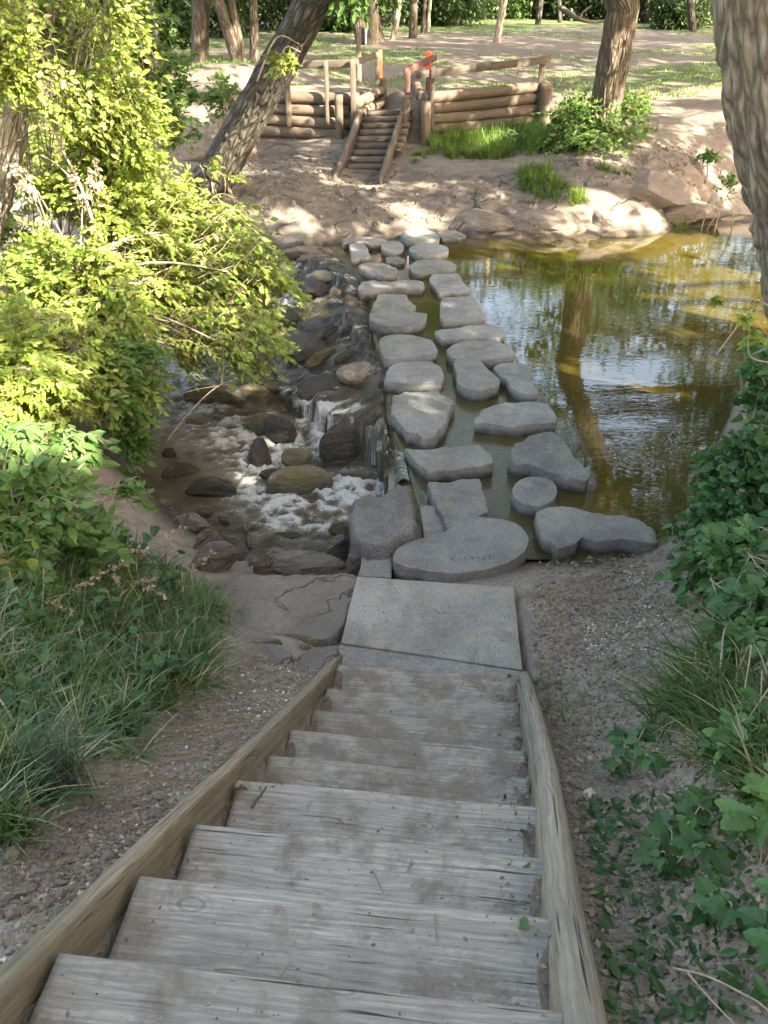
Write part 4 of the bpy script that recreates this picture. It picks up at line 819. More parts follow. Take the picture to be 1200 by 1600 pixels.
w1 = logwall('log_wall', WALL_L[0], WALL_L[1], .90, 4, .26, .0, 'left log retaining wall, four stacked round logs behind the leaning tree')
w1b = logwall('log_wall', PY(556, 190, 20.8), PY(596, 160, 22.4), 1.10, 3, .25, .12, 'short return wall of round logs beside the left post of the far stair')
w2 = logwall('log_wall', WALL_R[0]+np.array([.08, 0]), WALL_R[1], .85, 5, .235, .10, 'right log retaining wall rising from the sunny grass')
w2b = logwall('log_wall', PY(655, 215, 20.7), PY(646, 165, 22.2), .95, 5, .215, .2, 'short stack of log ends beside the right post of the far stair')
upright(w1, 531, 218, 148, 20.72, .2, 'far_log', True, 'buttress_post'); upright(w1, 452, 182, 118, 21.15, .13, 'far_log', False, 'stake')
upright(w1b, 598, 150, 122, 22.4, .24, 'far_log', True, 'buttress_post')
upright(w2, 664, 232, 158, 20.15, .24, 'far_log', True, 'buttress_post'); upright(w2, 847, 196, 130, 21.35, .30, 'far_log', True, 'buttress_post'); upright(w2b, 634, 212, 150, 20.5, .2, 'far_log', True, 'buttress_post')
# rails
r1 = thing('handrail', PY(500, 195, 20.9), 'grey board rail on thin posts along the left log wall, with the orange-marked end post', 'railing')
upright(r1, 512, 178, 95, 20.85, .10); upright(r1, 553, 195, 92, 20.7, .13); upright(r1, 590, 150, 82, 22.3, .11)
board(r1, PY(462, 101, 21.2), PY(556, 99, 20.8), .17); board(r1, PY(556, 97, 20.75), PY(592, 85, 22.35), .14)
upright(r1, 594, 120, 78, 22.5, .10, 'orange', name='orange_post')
r2 = thing('handrail', PY(750, 200, 20.9), 'long brown board rail along the right log wall with one end post painted orange', 'railing')
upright(r2, 637, 170, 110, 21.0, .10, 'red_wood'); upright(r2, 669, 142, 98, 21.9, .11, 'red_wood'); upright(r2, 674, 190, 104, 20.3, .11); upright(r2, 840, 172, 90, 21.45, .12)
_o = PY(669, 98, 21.9); upright(r2, 669, 98, 81, 21.88, .135, 'orange', name='orange_cap')
board(r2, PY(632, 113, 20.95), PY(681, 89, 21.75), .16, .05, 'red_wood'); board(r2, PY(650, 117, 20.2), PY(859, 93, 21.35), .16)
sg = thing('sign_post', PY(561, 112, 23.2), 'wooden post with a small dark and white box behind the left rail', 'post')
upright(sg, 561, 112, 46, 23.2, .12, 'far_log')
bx = PY(568, 57, 23.2); mb = MB(); loft(mb, np.linspace(bx-[0, 0, .18], bx+[0, 0, .18], 6), rrect(.10, .09, .004, 3), up=(0, 1, 0)); mb.build('box', m_plain('black_plastic', (.02, .02, .025), .5, .1), sg)
bx = PY(571.5, 57, 23.2); mb = MB(); loft(mb, np.linspace(bx-[0, 0, .18], bx+[0, 0, .18], 6), rrect(.045, .16, .004, 3), up=(0, 1, 0)); mb.build('panel', m_plain('grey_white_panel', (.55, .58, .62), .5, .05), sg)

# ------------------------------------------------------------------ leaves
LT_V = np.array([[0, 0, 0], [-.22, .30, .05], [0, .30, 0], [.22, .30, .05], [-.2, .62, .04], [0, .64, -.02], [.2, .62, .04], [0, 1, -.08]])
LT_F = np.array([[0, 2, 1], [0, 3, 2], [1, 2, 5], [1, 5, 4], [2, 3, 6], [2, 6, 5], [4, 5, 7], [5, 6, 7]])
_st = [0, .12, .28, .42, .56, .70, .84, 1.0]; _wd = [0, .30, .40, .33, .38, .24, .22, 0]                     # serrated broad leaf
LR_V = np.array([[0, s, -.10*s*s] for s in _st]+[[-w, s-.05, .07-.12*s*s] for s, w in zip(_st[1:-1], _wd[1:-1])]+[[w, s-.05, .07-.12*s*s] for s, w in zip(_st[1:-1], _wd[1:-1])])
LR_F = []
for _i in range(7):
    for _b, _fl in ((8, 1), (14, 0)):
        _l0 = _b+_i-1; _l1 = _b+_i
        if _i == 0: _t = [(0, 1, _l1)]
        elif _i == 6: _t = [(6, 7, _l0)]
        else: _t = [(_i, _i+1, _l1), (_i, _l1, _l0)]
        LR_F += [(_a, _c2, _b2) if not _fl else (_a, _b2, _c2) for _a, _b2, _c2 in _t]
LR_F = np.array(LR_F)
CD_V = np.array([[0, 0, 0], [-.28, .45, .03], [.28, .45, .03], [0, 1, -.05]]); CD_F = np.array([[0, 2, 1], [1, 2, 3]])
def leaves(mb, pos, tip, nrm, size, tmpl='leaf', r=None):
    pos = np.asarray(pos); n = len(pos)
    if n == 0: return
    TV, TF = {'leaf': (LT_V, LT_F), 'round': (LR_V, LR_F), 'card': (CD_V, CD_F)}[tmpl]
    y = tip/np.linalg.norm(tip, axis=1)[:, None]; x = np.cross(y, nrm); x /= np.linalg.norm(x, axis=1)[:, None]+1e-9; z = np.cross(x, y)
    size = np.broadcast_to(size, (n,))
    V = pos[:, None]+(TV[None, :, 0:1]*x[:, None]+TV[None, :, 1:2]*y[:, None]+TV[None, :, 2:]*z[:, None])*size[:, None, None]
    F = (TF[None]+np.arange(n)[:, None, None]*len(TV)).reshape(-1, 3)
    rr = (rng.random(n) if r is None else r); mb.add(V.reshape(-1, 3), F, rnd=np.repeat(rr, len(TV)))
def rdir(n, zb=0.0, s=1.0, r=rng): v = r.normal(size=(n, 3))*s; v[:, 2] += zb; return v/np.linalg.norm(v, axis=1)[:, None]
SUNW = S*.55+np.array([0, 0, .75])
def shrub(name, label, cat, base, blobs, ntwig, lsize, mat, group=None, twigm='twig', tmpl='leaf', droop=.25, per=16, limb_r=.018, stiff=.5, seed=0, lw=.55, stem_name='branches', clip=None, grounded=True):
    """blobs: (centre, (rx, ry, rz)) volumes the twigs reach into; each twig carries alternate leaves"""
    r = np.random.default_rng(seed); base = np.array(base, float); base[2] = min(base[2], float(ground_h([base[0]], [base[1]], False)[0])) if grounded else base[2]; t = thing(name, base, label, cat, group)
    br = MB(); lf = MB(); vol = np.array([np.prod(b[1])**.67 for b in blobs]); cnt = np.maximum((vol/vol.sum()*ntwig).astype(int), 4)
    for (c, rad), n in zip(blobs, cnt):
        c = np.array(c, float); rad = np.array(rad, float); nl = max(2, n//75)
        for _ in range(nl):
            e = c+rdir(1, .2, 1, r)[0]*rad*.55; st = base+np.array([r.normal()*.16, r.normal()*.16, 0]); m = (st+e)/2+np.array([0, 0, .25*np.linalg.norm(e-st)])*r.uniform(.3, 1)+rdir(1, 0, 1, r)[0]*.15
            path = curve([st, m, e], 6); tube(br, path, np.linspace(limb_r, limb_r*.3, len(path)), 6)
            k = n//nl
            for _ in range(k):
                u = rdir(1, 0, 1, r)[0]*r.random()**.4*(1+.35*(r.random()**4)); E = c+u*rad; s0 = path[r.integers(len(path)//2, len(path))]
                L = np.linalg.norm(E-s0)
                if L > 1.1*max(rad): s0 = E+(s0-E)/L*min(L, .9*max(rad))
                mid = (s0+E)/2+np.array([0, 0, droop*.5*L]); tw = curve([s0, mid, E-np.array([0, 0, droop*L*.3])], 5)
                if clip is not None and clip(tw[-1:])[0]: continue
                if fbm(E[None]*1.7+seed, 2, 5)[0] < -.22: continue
                tube(br, tw, np.linspace(.0045, .0015, len(tw)), 3, cap=False)
                q = np.linspace(.25, 1, per)*(len(tw)-1); i0 = np.minimum(q.astype(int), len(tw)-2); f = (q-i0)[:, None]; pos = tw[i0]*(1-f)+tw[i0+1]*f
                d = tw[-1]-tw[0]; d /= np.linalg.norm(d)+1e-9; sd = np.cross(d, [0, 0, 1]); sd /= np.linalg.norm(sd)+1e-9
                sgn = np.where(np.arange(per) % 2 == 0, 1, -1)[:, None]; tip = d*.6+sd*sgn*.9+r.normal(size=(per, 3))*.35+np.array([0, 0, -.25]); tip[-1] = d
                nm = SUNW*lw*1.3+r.normal(size=(per, 3))*stiff
                leaves(lf, pos, tip, nm, lsize*r.uniform(.75, 1.15)*r.uniform(.5, 1.25, per), tmpl, np.clip(r.random()*.75+r.random(per)*.3, 0, 1))
    br.build(stem_name, M[twigm], t); lf.build('leaves', M[mat], t, smooth=False); return t
def pb(px, py, y, rx, ry, ry_d=None):                    # a blob around pixel (px,py) at distance y with apparent radii
    c = PY(px, py, y); s = scale_at(c); return (c, (rx/s, ry_d if ry_d else (rx+ry)/2/s*1.0, ry/s))
GL = 'leafy bushes on the left bank'
_TB = PY(2, 235, 10.2)
def sunny(p):
    v = np.asarray(p)-_TB; s = v@S; w = v-s[:, None]*S; return (s > -.5)&(np.hypot(w[:, 0], w[:, 1]) < .42)&(np.abs(w[:, 2]) < .55)
nov = lambda p: (PIX(p)[0] > 505) & (PIX(p)[2] > 0)
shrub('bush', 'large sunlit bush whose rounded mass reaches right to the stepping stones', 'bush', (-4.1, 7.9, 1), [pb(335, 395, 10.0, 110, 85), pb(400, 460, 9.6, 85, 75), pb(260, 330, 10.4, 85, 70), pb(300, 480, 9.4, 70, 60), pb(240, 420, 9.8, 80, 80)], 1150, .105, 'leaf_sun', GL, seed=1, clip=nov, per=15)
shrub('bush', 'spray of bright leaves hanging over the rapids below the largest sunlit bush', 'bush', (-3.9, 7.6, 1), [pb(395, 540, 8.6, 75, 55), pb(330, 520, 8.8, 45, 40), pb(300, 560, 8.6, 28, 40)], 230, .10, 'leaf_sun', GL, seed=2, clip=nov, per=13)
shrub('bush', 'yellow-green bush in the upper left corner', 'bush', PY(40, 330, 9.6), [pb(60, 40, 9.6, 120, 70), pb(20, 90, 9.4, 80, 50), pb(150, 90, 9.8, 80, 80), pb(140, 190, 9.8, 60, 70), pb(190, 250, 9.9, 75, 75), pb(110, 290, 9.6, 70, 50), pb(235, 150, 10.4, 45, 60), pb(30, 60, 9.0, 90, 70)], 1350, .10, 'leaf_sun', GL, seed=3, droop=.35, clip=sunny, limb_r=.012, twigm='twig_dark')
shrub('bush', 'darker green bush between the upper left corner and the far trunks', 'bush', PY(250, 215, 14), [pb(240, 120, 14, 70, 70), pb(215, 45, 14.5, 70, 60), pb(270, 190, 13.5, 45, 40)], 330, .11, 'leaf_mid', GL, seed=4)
shrub('bush', 'sunny bush in front of the bright slanting trunk at the left edge', 'bush', PY(60, 520, 8.6), [pb(120, 420, 8.4, 110, 90), pb(90, 370, 8.8, 60, 30), pb(180, 330, 9.5, 70, 75), pb(190, 500, 8.0, 80, 70), pb(40, 440, 8.2, 70, 60)], 850, .095, 'leaf_sun', GL, seed=5, clip=sunny, limb_r=.012, twigm='twig_dark')
shrub('bush', 'small-leaved bush at the left edge above the shaded hollow', 'bush', PY(-20, 640, 6.4), [pb(20, 540, 6.6, 60, 90), pb(60, 590, 6.4, 80, 28), pb(15, 650, 6.2, 40, 70)], 260, .09, 'leaf_sun', GL, seed=6)
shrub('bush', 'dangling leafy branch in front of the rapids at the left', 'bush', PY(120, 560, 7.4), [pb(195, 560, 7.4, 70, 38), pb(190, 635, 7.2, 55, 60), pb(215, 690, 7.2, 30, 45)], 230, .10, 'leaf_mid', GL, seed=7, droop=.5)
shrub('bush', 'broad-leaved shrub catching sun at the left edge over the seeding grass', 'bush', PY(0, 920, 4.0), [pb(60, 780, 4.2, 95, 80), pb(120, 705, 4.7, 60, 28), pb(150, 830, 4.4, 70, 45), pb(20, 870, 3.9, 70, 55), pb(200, 780, 4.8, 60, 38), pb(30, 700, 4.4, 60, 60)], 330, .115, 'leaf_big', GL, seed=8, per=9, droop=.4)
shrub('bush', 'sun-dappled bush behind the bright slanting trunk', 'bush', (-7.0, 12.6, 1), [pb(50, 230, 12.6, 100, 80), pb(130, 290, 12.2, 80, 60), pb(20, 330, 12.2, 80, 60), pb(190, 330, 12, 70, 50)], 420, .12, 'leaf_sun', GL, seed=15)
shrub('bush', 'airy bright foliage across the very top left, above the slanting trunk', 'bush', (-6.2, 9.0, 1), [pb(40, 60, 8.6, 110, 70), pb(150, 40, 8.8, 90, 50), pb(130, 150, 9.0, 80, 60), pb(25, 130, 8.4, 60, 26), pb(215, 200, 9.4, 45, 50)], 620, .09, 'leaf_sun', GL, seed=16, droop=.4, clip=sunny, limb_r=.012, twigm='twig_dark')
shrub('bush', 'bright bush filling the middle of the left edge above the broad-leaved shrub', 'bush', (-3.9, 6.9, 1), [pb(50, 640, 6.4, 90, 70), pb(150, 610, 7.0, 70, 60), pb(90, 520, 7.2, 90, 60), pb(230, 600, 7.6, 40, 60)], 420, .095, 'leaf_sun', GL, seed=14)
shrub('bush', 'twig of withered pale leaves between the bushes and the eroded bank', 'bush', PY(150, 300, 10.6), [pb(170, 195, 10.4, 40, 18), pb(235, 175, 10.8, 30, 22)], 46, .085, 'leaf_pale', GL, seed=9, per=12, droop=.7)
shrub('bush', 'cluster of withered pale leaves low in front of the large sunlit bush', 'bush', PY(110, 380, 9.6), [pb(140, 290, 9.2, 32, 18), pb(40, 280, 9.2, 20, 30)], 30, .075, 'leaf_pale', GL, seed=19, per=11, droop=.5)
shrub('bush', 'leafy sprouts around the foot of the leaning tree', 'bush', PY(345, 290, 16.2), [pb(345, 260, 16, 22, 18), pb(310, 250, 16.2, 14, 18), pb(365, 275, 15.8, 18, 8)], 60, .13, 'leaf_sun', GL, seed=10, per=8)
shrub('bush', 'small green bush on top of the eroded bank left of the leaning tree', 'bush', PY(345, 185, 19), [pb(345, 155, 19, 34, 30), pb(290, 150, 19, 20, 14)], 120, .14, 'leaf_mid', GL, seed=11, per=9)
shrub('bush', 'leafy shoots growing from the middle of the leaning trunk', 'bush', PY(425, 125, 14.7), [pb(442, 92, 14.6, 28, 26), pb(468, 75, 14.6, 16, 10)], 60, .14, 'leaf_sun', GL, seed=12, per=8, grounded=False)
shrub('bush', 'leaves hanging into the top of the picture beside the leaning trunk', 'bush', PY(560, -60, 15), [pb(545, 10, 15, 34, 20), pb(600, -6, 15.5, 30, 14)], 60, .15, 'leaf_mid', GL, seed=13, per=9, droop=.4, grounded=False)

# bare saplings among the bushes
G5 = 'bare twiggy saplings'
def twigs(name, label, cat, group, paths, mat='twig'):
    t = thing(name, paths[0][0][0], label, cat, group)
    for p, r0, r1 in paths:
        c = curve(p, 8); c = c+.006*np.cumsum(np.random.default_rng(len(c)).normal(size=c.shape), 0)*min(1, r0*60)*.4; mb = MB(); tube(mb, c, np.linspace(r0, r1, len(c)), 6, noise=r0*.25, nsc=30); mb.build('stem' if r0 > .01 else 'twig', M[mat], t)
    return t
twigs('sapling', 'long bare forked sapling with grey stems rising through the sunlit bushes', 'sapling', G5, [
 ([PY(150, 360, 9.2), PY(125, 290, 9.2), PY(92, 225, 9.2), PY(50, 120, 9.3), PY(8, 20, 9.5)], .02, .006), ([PY(92, 235, 9.2), PY(110, 150, 9.2), PY(128, 60, 9.3), PY(190, 15, 9.5), PY(245, -5, 9.8)], .014, .005),
 ([PY(98, 240, 9.2), PY(60, 190, 9.1), PY(10, 155, 9.0)], .009, .003), ([PY(125, 290, 9.2), PY(80, 250, 9.1), PY(40, 235, 9.1)], .009, .003), ([PY(110, 205, 9.2), PY(170, 130, 9.3), PY(260, 158, 9.6)], .006, .002)])
twigs('branch', 'arching leafless branch over the rapids at the tip of the hanging leaves', 'branch', None, [([PY(260, 690, 7.8), PY(300, 640, 8.0), PY(345, 602, 8.2), PY(400, 590, 8.4)], .010, .004), ([PY(345, 602, 8.2), PY(350, 560, 8.3), PY(340, 500, 8.4)], .007, .003), ([PY(345, 602, 8.2), PY(300, 610, 8.1), PY(262, 622, 8.0)], .006, .002)])
twigs('branch', 'pale sunlit broken branch among the brambles at the right edge', 'branch', None, [([PY(1215, 1300, 2.05), PY(1170, 1255, 2.1), PY(1122, 1238, 2.15)], .007, .003), ([PY(1215, 1405, 1.85), PY(1160, 1398, 1.85), PY(1110, 1392, 1.9), PY(1048, 1392, 1.95)], .006, .002), ([PY(1160, 1398, 1.85), PY(1140, 1430, 1.82), PY(1133, 1458, 1.8)], .006, .002), ([PY(1190, 1420, 1.85), PY(1205, 1320, 2), PY(1185, 1230, 2.1), PY(1180, 1130, 2.3)], .006, .003)])
twigs('branch', 'thin bent bare twig standing on the soil right of the log', 'branch', None, [([PY(968, 1325, 2.2), PY(1000, 1270, 2.3), PY(1018, 1225, 2.4), PY(1032, 1195, 2.5)], .005, .0025), ([PY(968, 1325, 2.2), PY(940, 1300, 2.25), PY(923, 1282, 2.3)], .003, .0015)])
twigs('branch', 'long thin curved twig lying on the litter in the lower right corner', 'branch', None, [([P(1052, 1513, 2.17), P(1110, 1528, 2.22), P(1170, 1560, 2.3), P(1210, 1590, 2.35)], .004, .002), ([P(1075, 1520, 2.2), P(1110, 1560, 2.25), P(1150, 1600, 2.3)], .003, .002)])
stk = [P(917, 735, -.05), P(912, 705, .10), P(905, 690, .16), P(893, 665, .20), P(882, 645, .30)]
twigs('branch', 'dark forked stick standing out of the pool beside the triangular slab', 'branch', None, [(stk, .016, .009), ([stk[1], P(903, 720, .08), P(897, 700, .14), P(893, 685, .22)], .008, .004), ([stk[3], P(898, 662, .27), P(901, 668, .3)], .006, .003)], 'twig_dark')
twigs('driftwood', 'short weathered log piece lying on the rock of the far bank', 'driftwood', None, [([P(728, 310, .42), P(733, 300, .46), P(740, 288, .52)], .06, .045)], 'twig_dark')
twigs('root', 'dark exposed root winding over the earth left of the far stair', 'root', None, [([P(378, 232, .93), P(405, 236, .93), P(435, 224, .97), P(455, 228, .96), P(470, 240, .9), P(510, 247, .85)], .03, .012), ([P(455, 228, .96), P(457, 240, .88), P(462, 250, .84)], .02, .01)], 'twig_dark')
twigs('branch', 'brown twig lying on the fifth visible tread near the left beam', 'branch', None, [([P(393, 1262, 1.54), P(405, 1245, 1.545), P(417, 1226, 1.55)], .007, .005)], 'twig_dark')

# ------------------------------------------------------------------ trunks
def trunk(mb, path, radii, m=28, noise=.03, nsc=1.4, seed=0, flare=.0):
    p = curve(path, 10); r = np.interp(np.linspace(0, len(radii)-1, len(p)), range(len(radii)), radii); tube(mb, p, r, m, noise=noise, nsc=nsc, seed=seed)
def furrow(mb, path, radii, seed=0, m=300, n=420, amp=.022):
    p = curve(path, max(4, n//(len(path)-1))); r = np.interp(np.linspace(0, len(radii)-1, len(p)), range(len(radii)), radii); t = np.gradient(p, axis=0); t /= np.linalg.norm(t, axis=1)[:, None]
    a = np.cross(t, [0, 1, 0.2]); a /= np.linalg.norm(a, axis=1)[:, None]; b = np.cross(a, t); th = np.linspace(0, 2*math.pi, m, endpoint=False)
    L = np.concatenate([[0], np.cumsum(np.linalg.norm(np.diff(p, axis=0), axis=1))]); n = len(p)
    g = np.stack([np.cos(th)[None]*r[:, None], np.sin(th)[None]*r[:, None], np.repeat(L[:, None], m, 1)], -1); gf = g.reshape(-1, 3)
    wob = .35*np.stack([fbm(gf*np.array([3, 3, 2.2]), 2, seed), fbm(gf*np.array([3, 3, 2.2])+5, 2, seed), 0*gf[:, 0]], -1)
    q = (gf+wob*.28)*np.array([15, 15, 3.4]); rid = 1-np.abs(vnoise(q, seed+3))*2.2; q2 = (gf+wob*.2)*np.array([30, 30, 9]); rid2 = 1-np.abs(vnoise(q2, seed+4))*2
    d = amp*(np.clip(rid, -.8, 1)*-1)+amp*.35*-rid2+.03*fbm(gf*1.3, 2, seed+9)
    nrm = (np.cos(th)[None, :, None]*a[:, None]+np.sin(th)[None, :, None]*b[:, None]); V = p[:, None]+nrm*(r[:, None]+d.reshape(n, m))[..., None]
    i = np.arange(n-1)[:, None]*m; j = np.arange(m)[None]; j2 = (j+1) % m; Q = np.stack([i+j, i+j2, i+m+j2, i+m+j], -1).reshape(-1, 4); mb.add(V.reshape(-1, 3), Q[:, ::-1], gp=gf)
def crown(t, trunk_top, cents, nl, size, mat, seed=0, tmpl='card', cull=True, limb=.12, lname='crown', bark='bark_dark', csize=.42, per=22):
    """limbs plus clumps of leaves inside ellipsoids; clumps stand where the crown shades the ground"""
    r = np.random.default_rng(seed); br = MB(); lf = MB(); vol = np.array([np.prod(c[1])**.67 for c in cents]); cnt = (vol/vol.sum()*nl).astype(int)
    for (c, rad), n in zip(cents, cnt):
        c = np.array(c, float); rad = np.array(rad, float)
        for _ in range(3):
            e = c+rdir(1, .1, 1, r)[0]*rad*.7; pth = curve([trunk_top, (trunk_top+e)/2+np.array([0, 0, .12*np.linalg.norm(e-trunk_top)])+r.normal(size=3)*.3, e], 6); tube(br, pth, np.linspace(limb, limb*.2, len(pth)), 7)
        u = rdir(n, 0, 1, r)*(r.random(n)**.4)[:, None]; q = c+u*rad; nn = fbm(q*.45+seed, 3, seed); q = q[(nn > -.12)&~opengap(q)]
        if cull: lp = q-S*(q[:, 2]/S[2])[:, None]; q = q[~litf(lp[:, 0], lp[:, 1])]
        n = len(q); pos = (q[:, None]+r.normal(size=(n, per, 3))*csize*.5).reshape(-1, 3)
        leaves(lf, pos, rdir(len(pos), -.5, 1, r), rdir(len(pos), .9, .8, r), size*r.uniform(.6, 1.2, len(pos)), tmpl, np.clip(np.repeat(r.random(n), per)*.5+r.random(len(pos))*.5, 0, 1))
    br.build('limbs', M[bark], t); 
    if lf.n: lf.build(lname, M[mat], t, smooth=False)
# the big trunk at the right
tr = thing('tree', (3.95, 6.9, .6), 'huge trunk with deeply furrowed grey bark leaning in at the right edge', 'tree')
tb = [np.array([4.75, 7.0, .2]), np.array([4.42, 7.0, 1.2]), np.array([3.76, 6.95, 2.6]), np.array([2.98, 6.9, 4.2]), np.array([2.75, 6.9, 6.2]), np.array([3.2, 7.2, 8.5])]
mb = MB(); furrow(mb, tb, [.68, .58, .53, .50, .46, .36], 5, amp=.032); mb.build('trunk', M['bark_near'], tr)
crown(tr, tb[-1], [((5.2, 9.0, 9.8), (3.0, 3.0, 1.8)), ((6.5, 5.5, 9.6), (3.2, 3, 1.9)), ((3.2, 12.2, 10.6), (2.6, 2.4, 1.5))], 1500, .17, 'leaf_far', 31, cull=True, limb=.16, bark='bark_mid')
# sunlit slanting trunk at the left edge
tl = thing('tree', PY(-20, 400, 10.2), 'brightly sunlit slanting trunk at the left edge behind the bushes', 'tree')
p0 = [PY(-62, 420, 10.2), PY(-26, 300, 10.2), PY(-4, 210, 10.2), PY(22, 80, 10.3), PY(40, -80, 10.5)]
mb = MB(); furrow(mb, p0, [.37, .34, .31, .29, .27], 8, 160, 200, .012); mb.build('trunk', M['bark_pale'], tl)
crown(tl, p0[-1], [((-6.5, 12.5, 8.5), (2.5, 2.2, 1.8))], 150, .15, 'leaf_mid', 32, limb=.1, bark='bark_pale')
# leaning tree
tn = thing('tree', PY(325, 305, 16.5), 'dark trunk leaning steeply to the right over the far bank', 'tree')
p0 = [PY(318, 308, 16.8), PY(345, 262, 16.6), PY(402, 160, 16.2), PY(447, 80, 15.8), PY(492, 0, 15.4), PY(530, -60, 15.1), PY(570, -150, 15)]
mb = MB(); furrow(mb, p0, [.50, .37, .33, .31, .29, .27, .24], 9, 130, 260, .015); mb.build('trunk', M['bark_dark'], tn)
crown(tn, p0[-1], [((-.2, 15.2, 10.5), (3.0, 2.6, 2.0)), ((-3.0, 17, 11.5), (2.8, 2.6, 2))], 420, .17, 'leaf_far', 33)
# far right-of-stairs tree
t9 = thing('tree', PY(940, 215, 19), 'straight brown trunk standing in the weeds on the far bank, right of the log wall', 'tree')
p0 = [PY(936, 222, 19.2), PY(944, 185, 19.1), PY(958, 100, 19), PY(972, 20, 19), PY(985, -60, 19), np.array([6.5, 19, 8.0]), np.array([6.6, 19.2, 10.5])]
mb = MB(); furrow(mb, p0, [.42, .34, .33, .33, .31, .26, .2], 10, 130, 260, .014); mb.build('trunk', M['bark_mid'], t9)
crown(t9, p0[-2], [((6.6, 19.5, 11.6), (3.4, 3, 2.4)), ((9.3, 18.5, 10.4), (2.4, 2.4, 1.7)), ((3.9, 20.5, 10.8), (1.9, 2.2, 1.6)), ((9.8, 20.6, 7.4), (2.4, 2.0, 2.3)), ((8.0, 20, 9.3), (2.4, 2, 1.6))], 1000, .2, 'leaf_far', 34, bark='bark_mid')

# background trees: base pixel, width px, lean of the top in px, distance, material, crown height
GB = 'trees along the far edge of the clearing'
BT = [(310, 96, 26, 4, 27, 'bark_mid', 'thick dark brown trunk standing upright behind the eroded bank', 9.5), (374, 102, 17, -34, 26.5, 'bark_mid', 'left-leaning slim stem of the forked pair near the leaning tree', 8), (380, 98, 14, -18, 26.6, 'bark_mid', 'middle stem leaning slightly left behind the leaning trunk', 8.5),
 (398, 97, 15, -4, 27, 'bark_mid', 'upright reddish stem just right of the forked pair', 9), (248, 108, 14, -14, 22, 'bark_dark', 'thin dark trunk half hidden by the darker green bush', 8), (190, 90, 20, -8, 22, 'bark_dark', 'dim trunk seen through the yellow-green bush', 8.5), (165, 60, 14, 4, 30, 'bark_dark', 'thin far trunk above the upper left bush', 9),
 (254, 60, 10, -4, 36, 'bark_dark', 'small distant trunk in the shade left of the thick brown trunk', 9.5), (568, 66, 20, -12, 36, 'bark_mid', 'grey trunk leaning left behind the sign post', 11), (583, 66, 16, -2, 36.5, 'bark_pale', 'pale middle trunk of the cluster behind the sign post', 11.5), (596, 64, 12, -12, 37, 'bark_mid', 'slender trunk at the right of the cluster behind the sign post', 11),
 (614, 60, 9, 8, 38, 'bark_pale', 'slim pinkish trunk leaning right above the orange posts', 11), (645, 57, 12, 4, 39, 'bark_mid', 'straight trunk in the middle of the far tree line', 12), (660, 52, 6, 2, 42, 'bark_mid', 'very thin trunk beside the straight middle trunk', 12), (668, 52, 6, 6, 42.5, 'bark_pale', 'thin pale trunk right of the very thin one', 12),
 (776, 62, 11, 9, 37, 'bark_pale', 'isolated whitish trunk standing in sun on the lawn', 10.5), (840, 40, 8, 6, 50, 'bark_dark', 'remote dark trunk near the path at the far right', 12), (876, 42, 7, -4, 52, 'bark_dark', 'remote thin trunk where the low branch bends', 12), (1085, 60, 10, -6, 44, 'bark_dark', 'distant trunk just left of the huge furrowed one', 12),
 (452, 50, 8, 3, 45, 'bark_dark', 'distant trunk seen beside the leaning one', 12), (520, 46, 7, -2, 50, 'bark_dark', 'distant thin trunk over the left rail', 13), (720, 44, 7, 2, 50, 'bark_dark', 'distant trunk left of the whitish one', 13), (1010, 40, 9, 3, 52, 'bark_dark', 'distant trunk right of the straight brown one', 13)]
for i, (px, py, w, ln, y, mt, lab, ch) in enumerate(BT):
    b = PY(px, py, y); gz = float(ground_h([b[0]], [b[1]], False)[0]); b = PY(px, py, y); b[2] = min(b[2], gz)-.1
    u = PY(px+ln, 0, y); s = scale_at(u); r0 = w/s/2; d = (u-b); tp = b+d*((ch-b[2])/max(d[2], .5)) if False else None
    sl = (u[0]-b[0])/max(u[2]-b[2], .8); sl = np.clip(sl, -.6, .6); top = np.array([b[0]+sl*3.2, y, b[2]+3.2]); t2 = np.array([top[0]+sl*2.0, y+.3, ch-2.0])
    mid = (b+top)/2+np.array([.06*math.sin(i*3), 0, 0]); t = thing('tree', b, lab, 'tree', GB); mb = MB(); trunk(mb, [b, b+(mid-b)*.15, mid, top, t2], [r0*1.55, r0*1.1, r0, r0*.9, r0*.6], 14, .03, 1.2, i); mb.build('trunk', M[mt], t)
    big = 1.9+.8*((i*7) % 5)/4; crown(t, t2, [((t2[0], y+.5, ch+.3), (big*1.1, big*1.1, 2.2))]+([((t2[0]-1.2, y-1, ch-2.2), (1.6, 1.4, 1.0))] if i % 2 else []), 110, .34, 'leaf_far', 100+i, limb=r0*.4, csize=.8, per=20, bark='bark_dark')
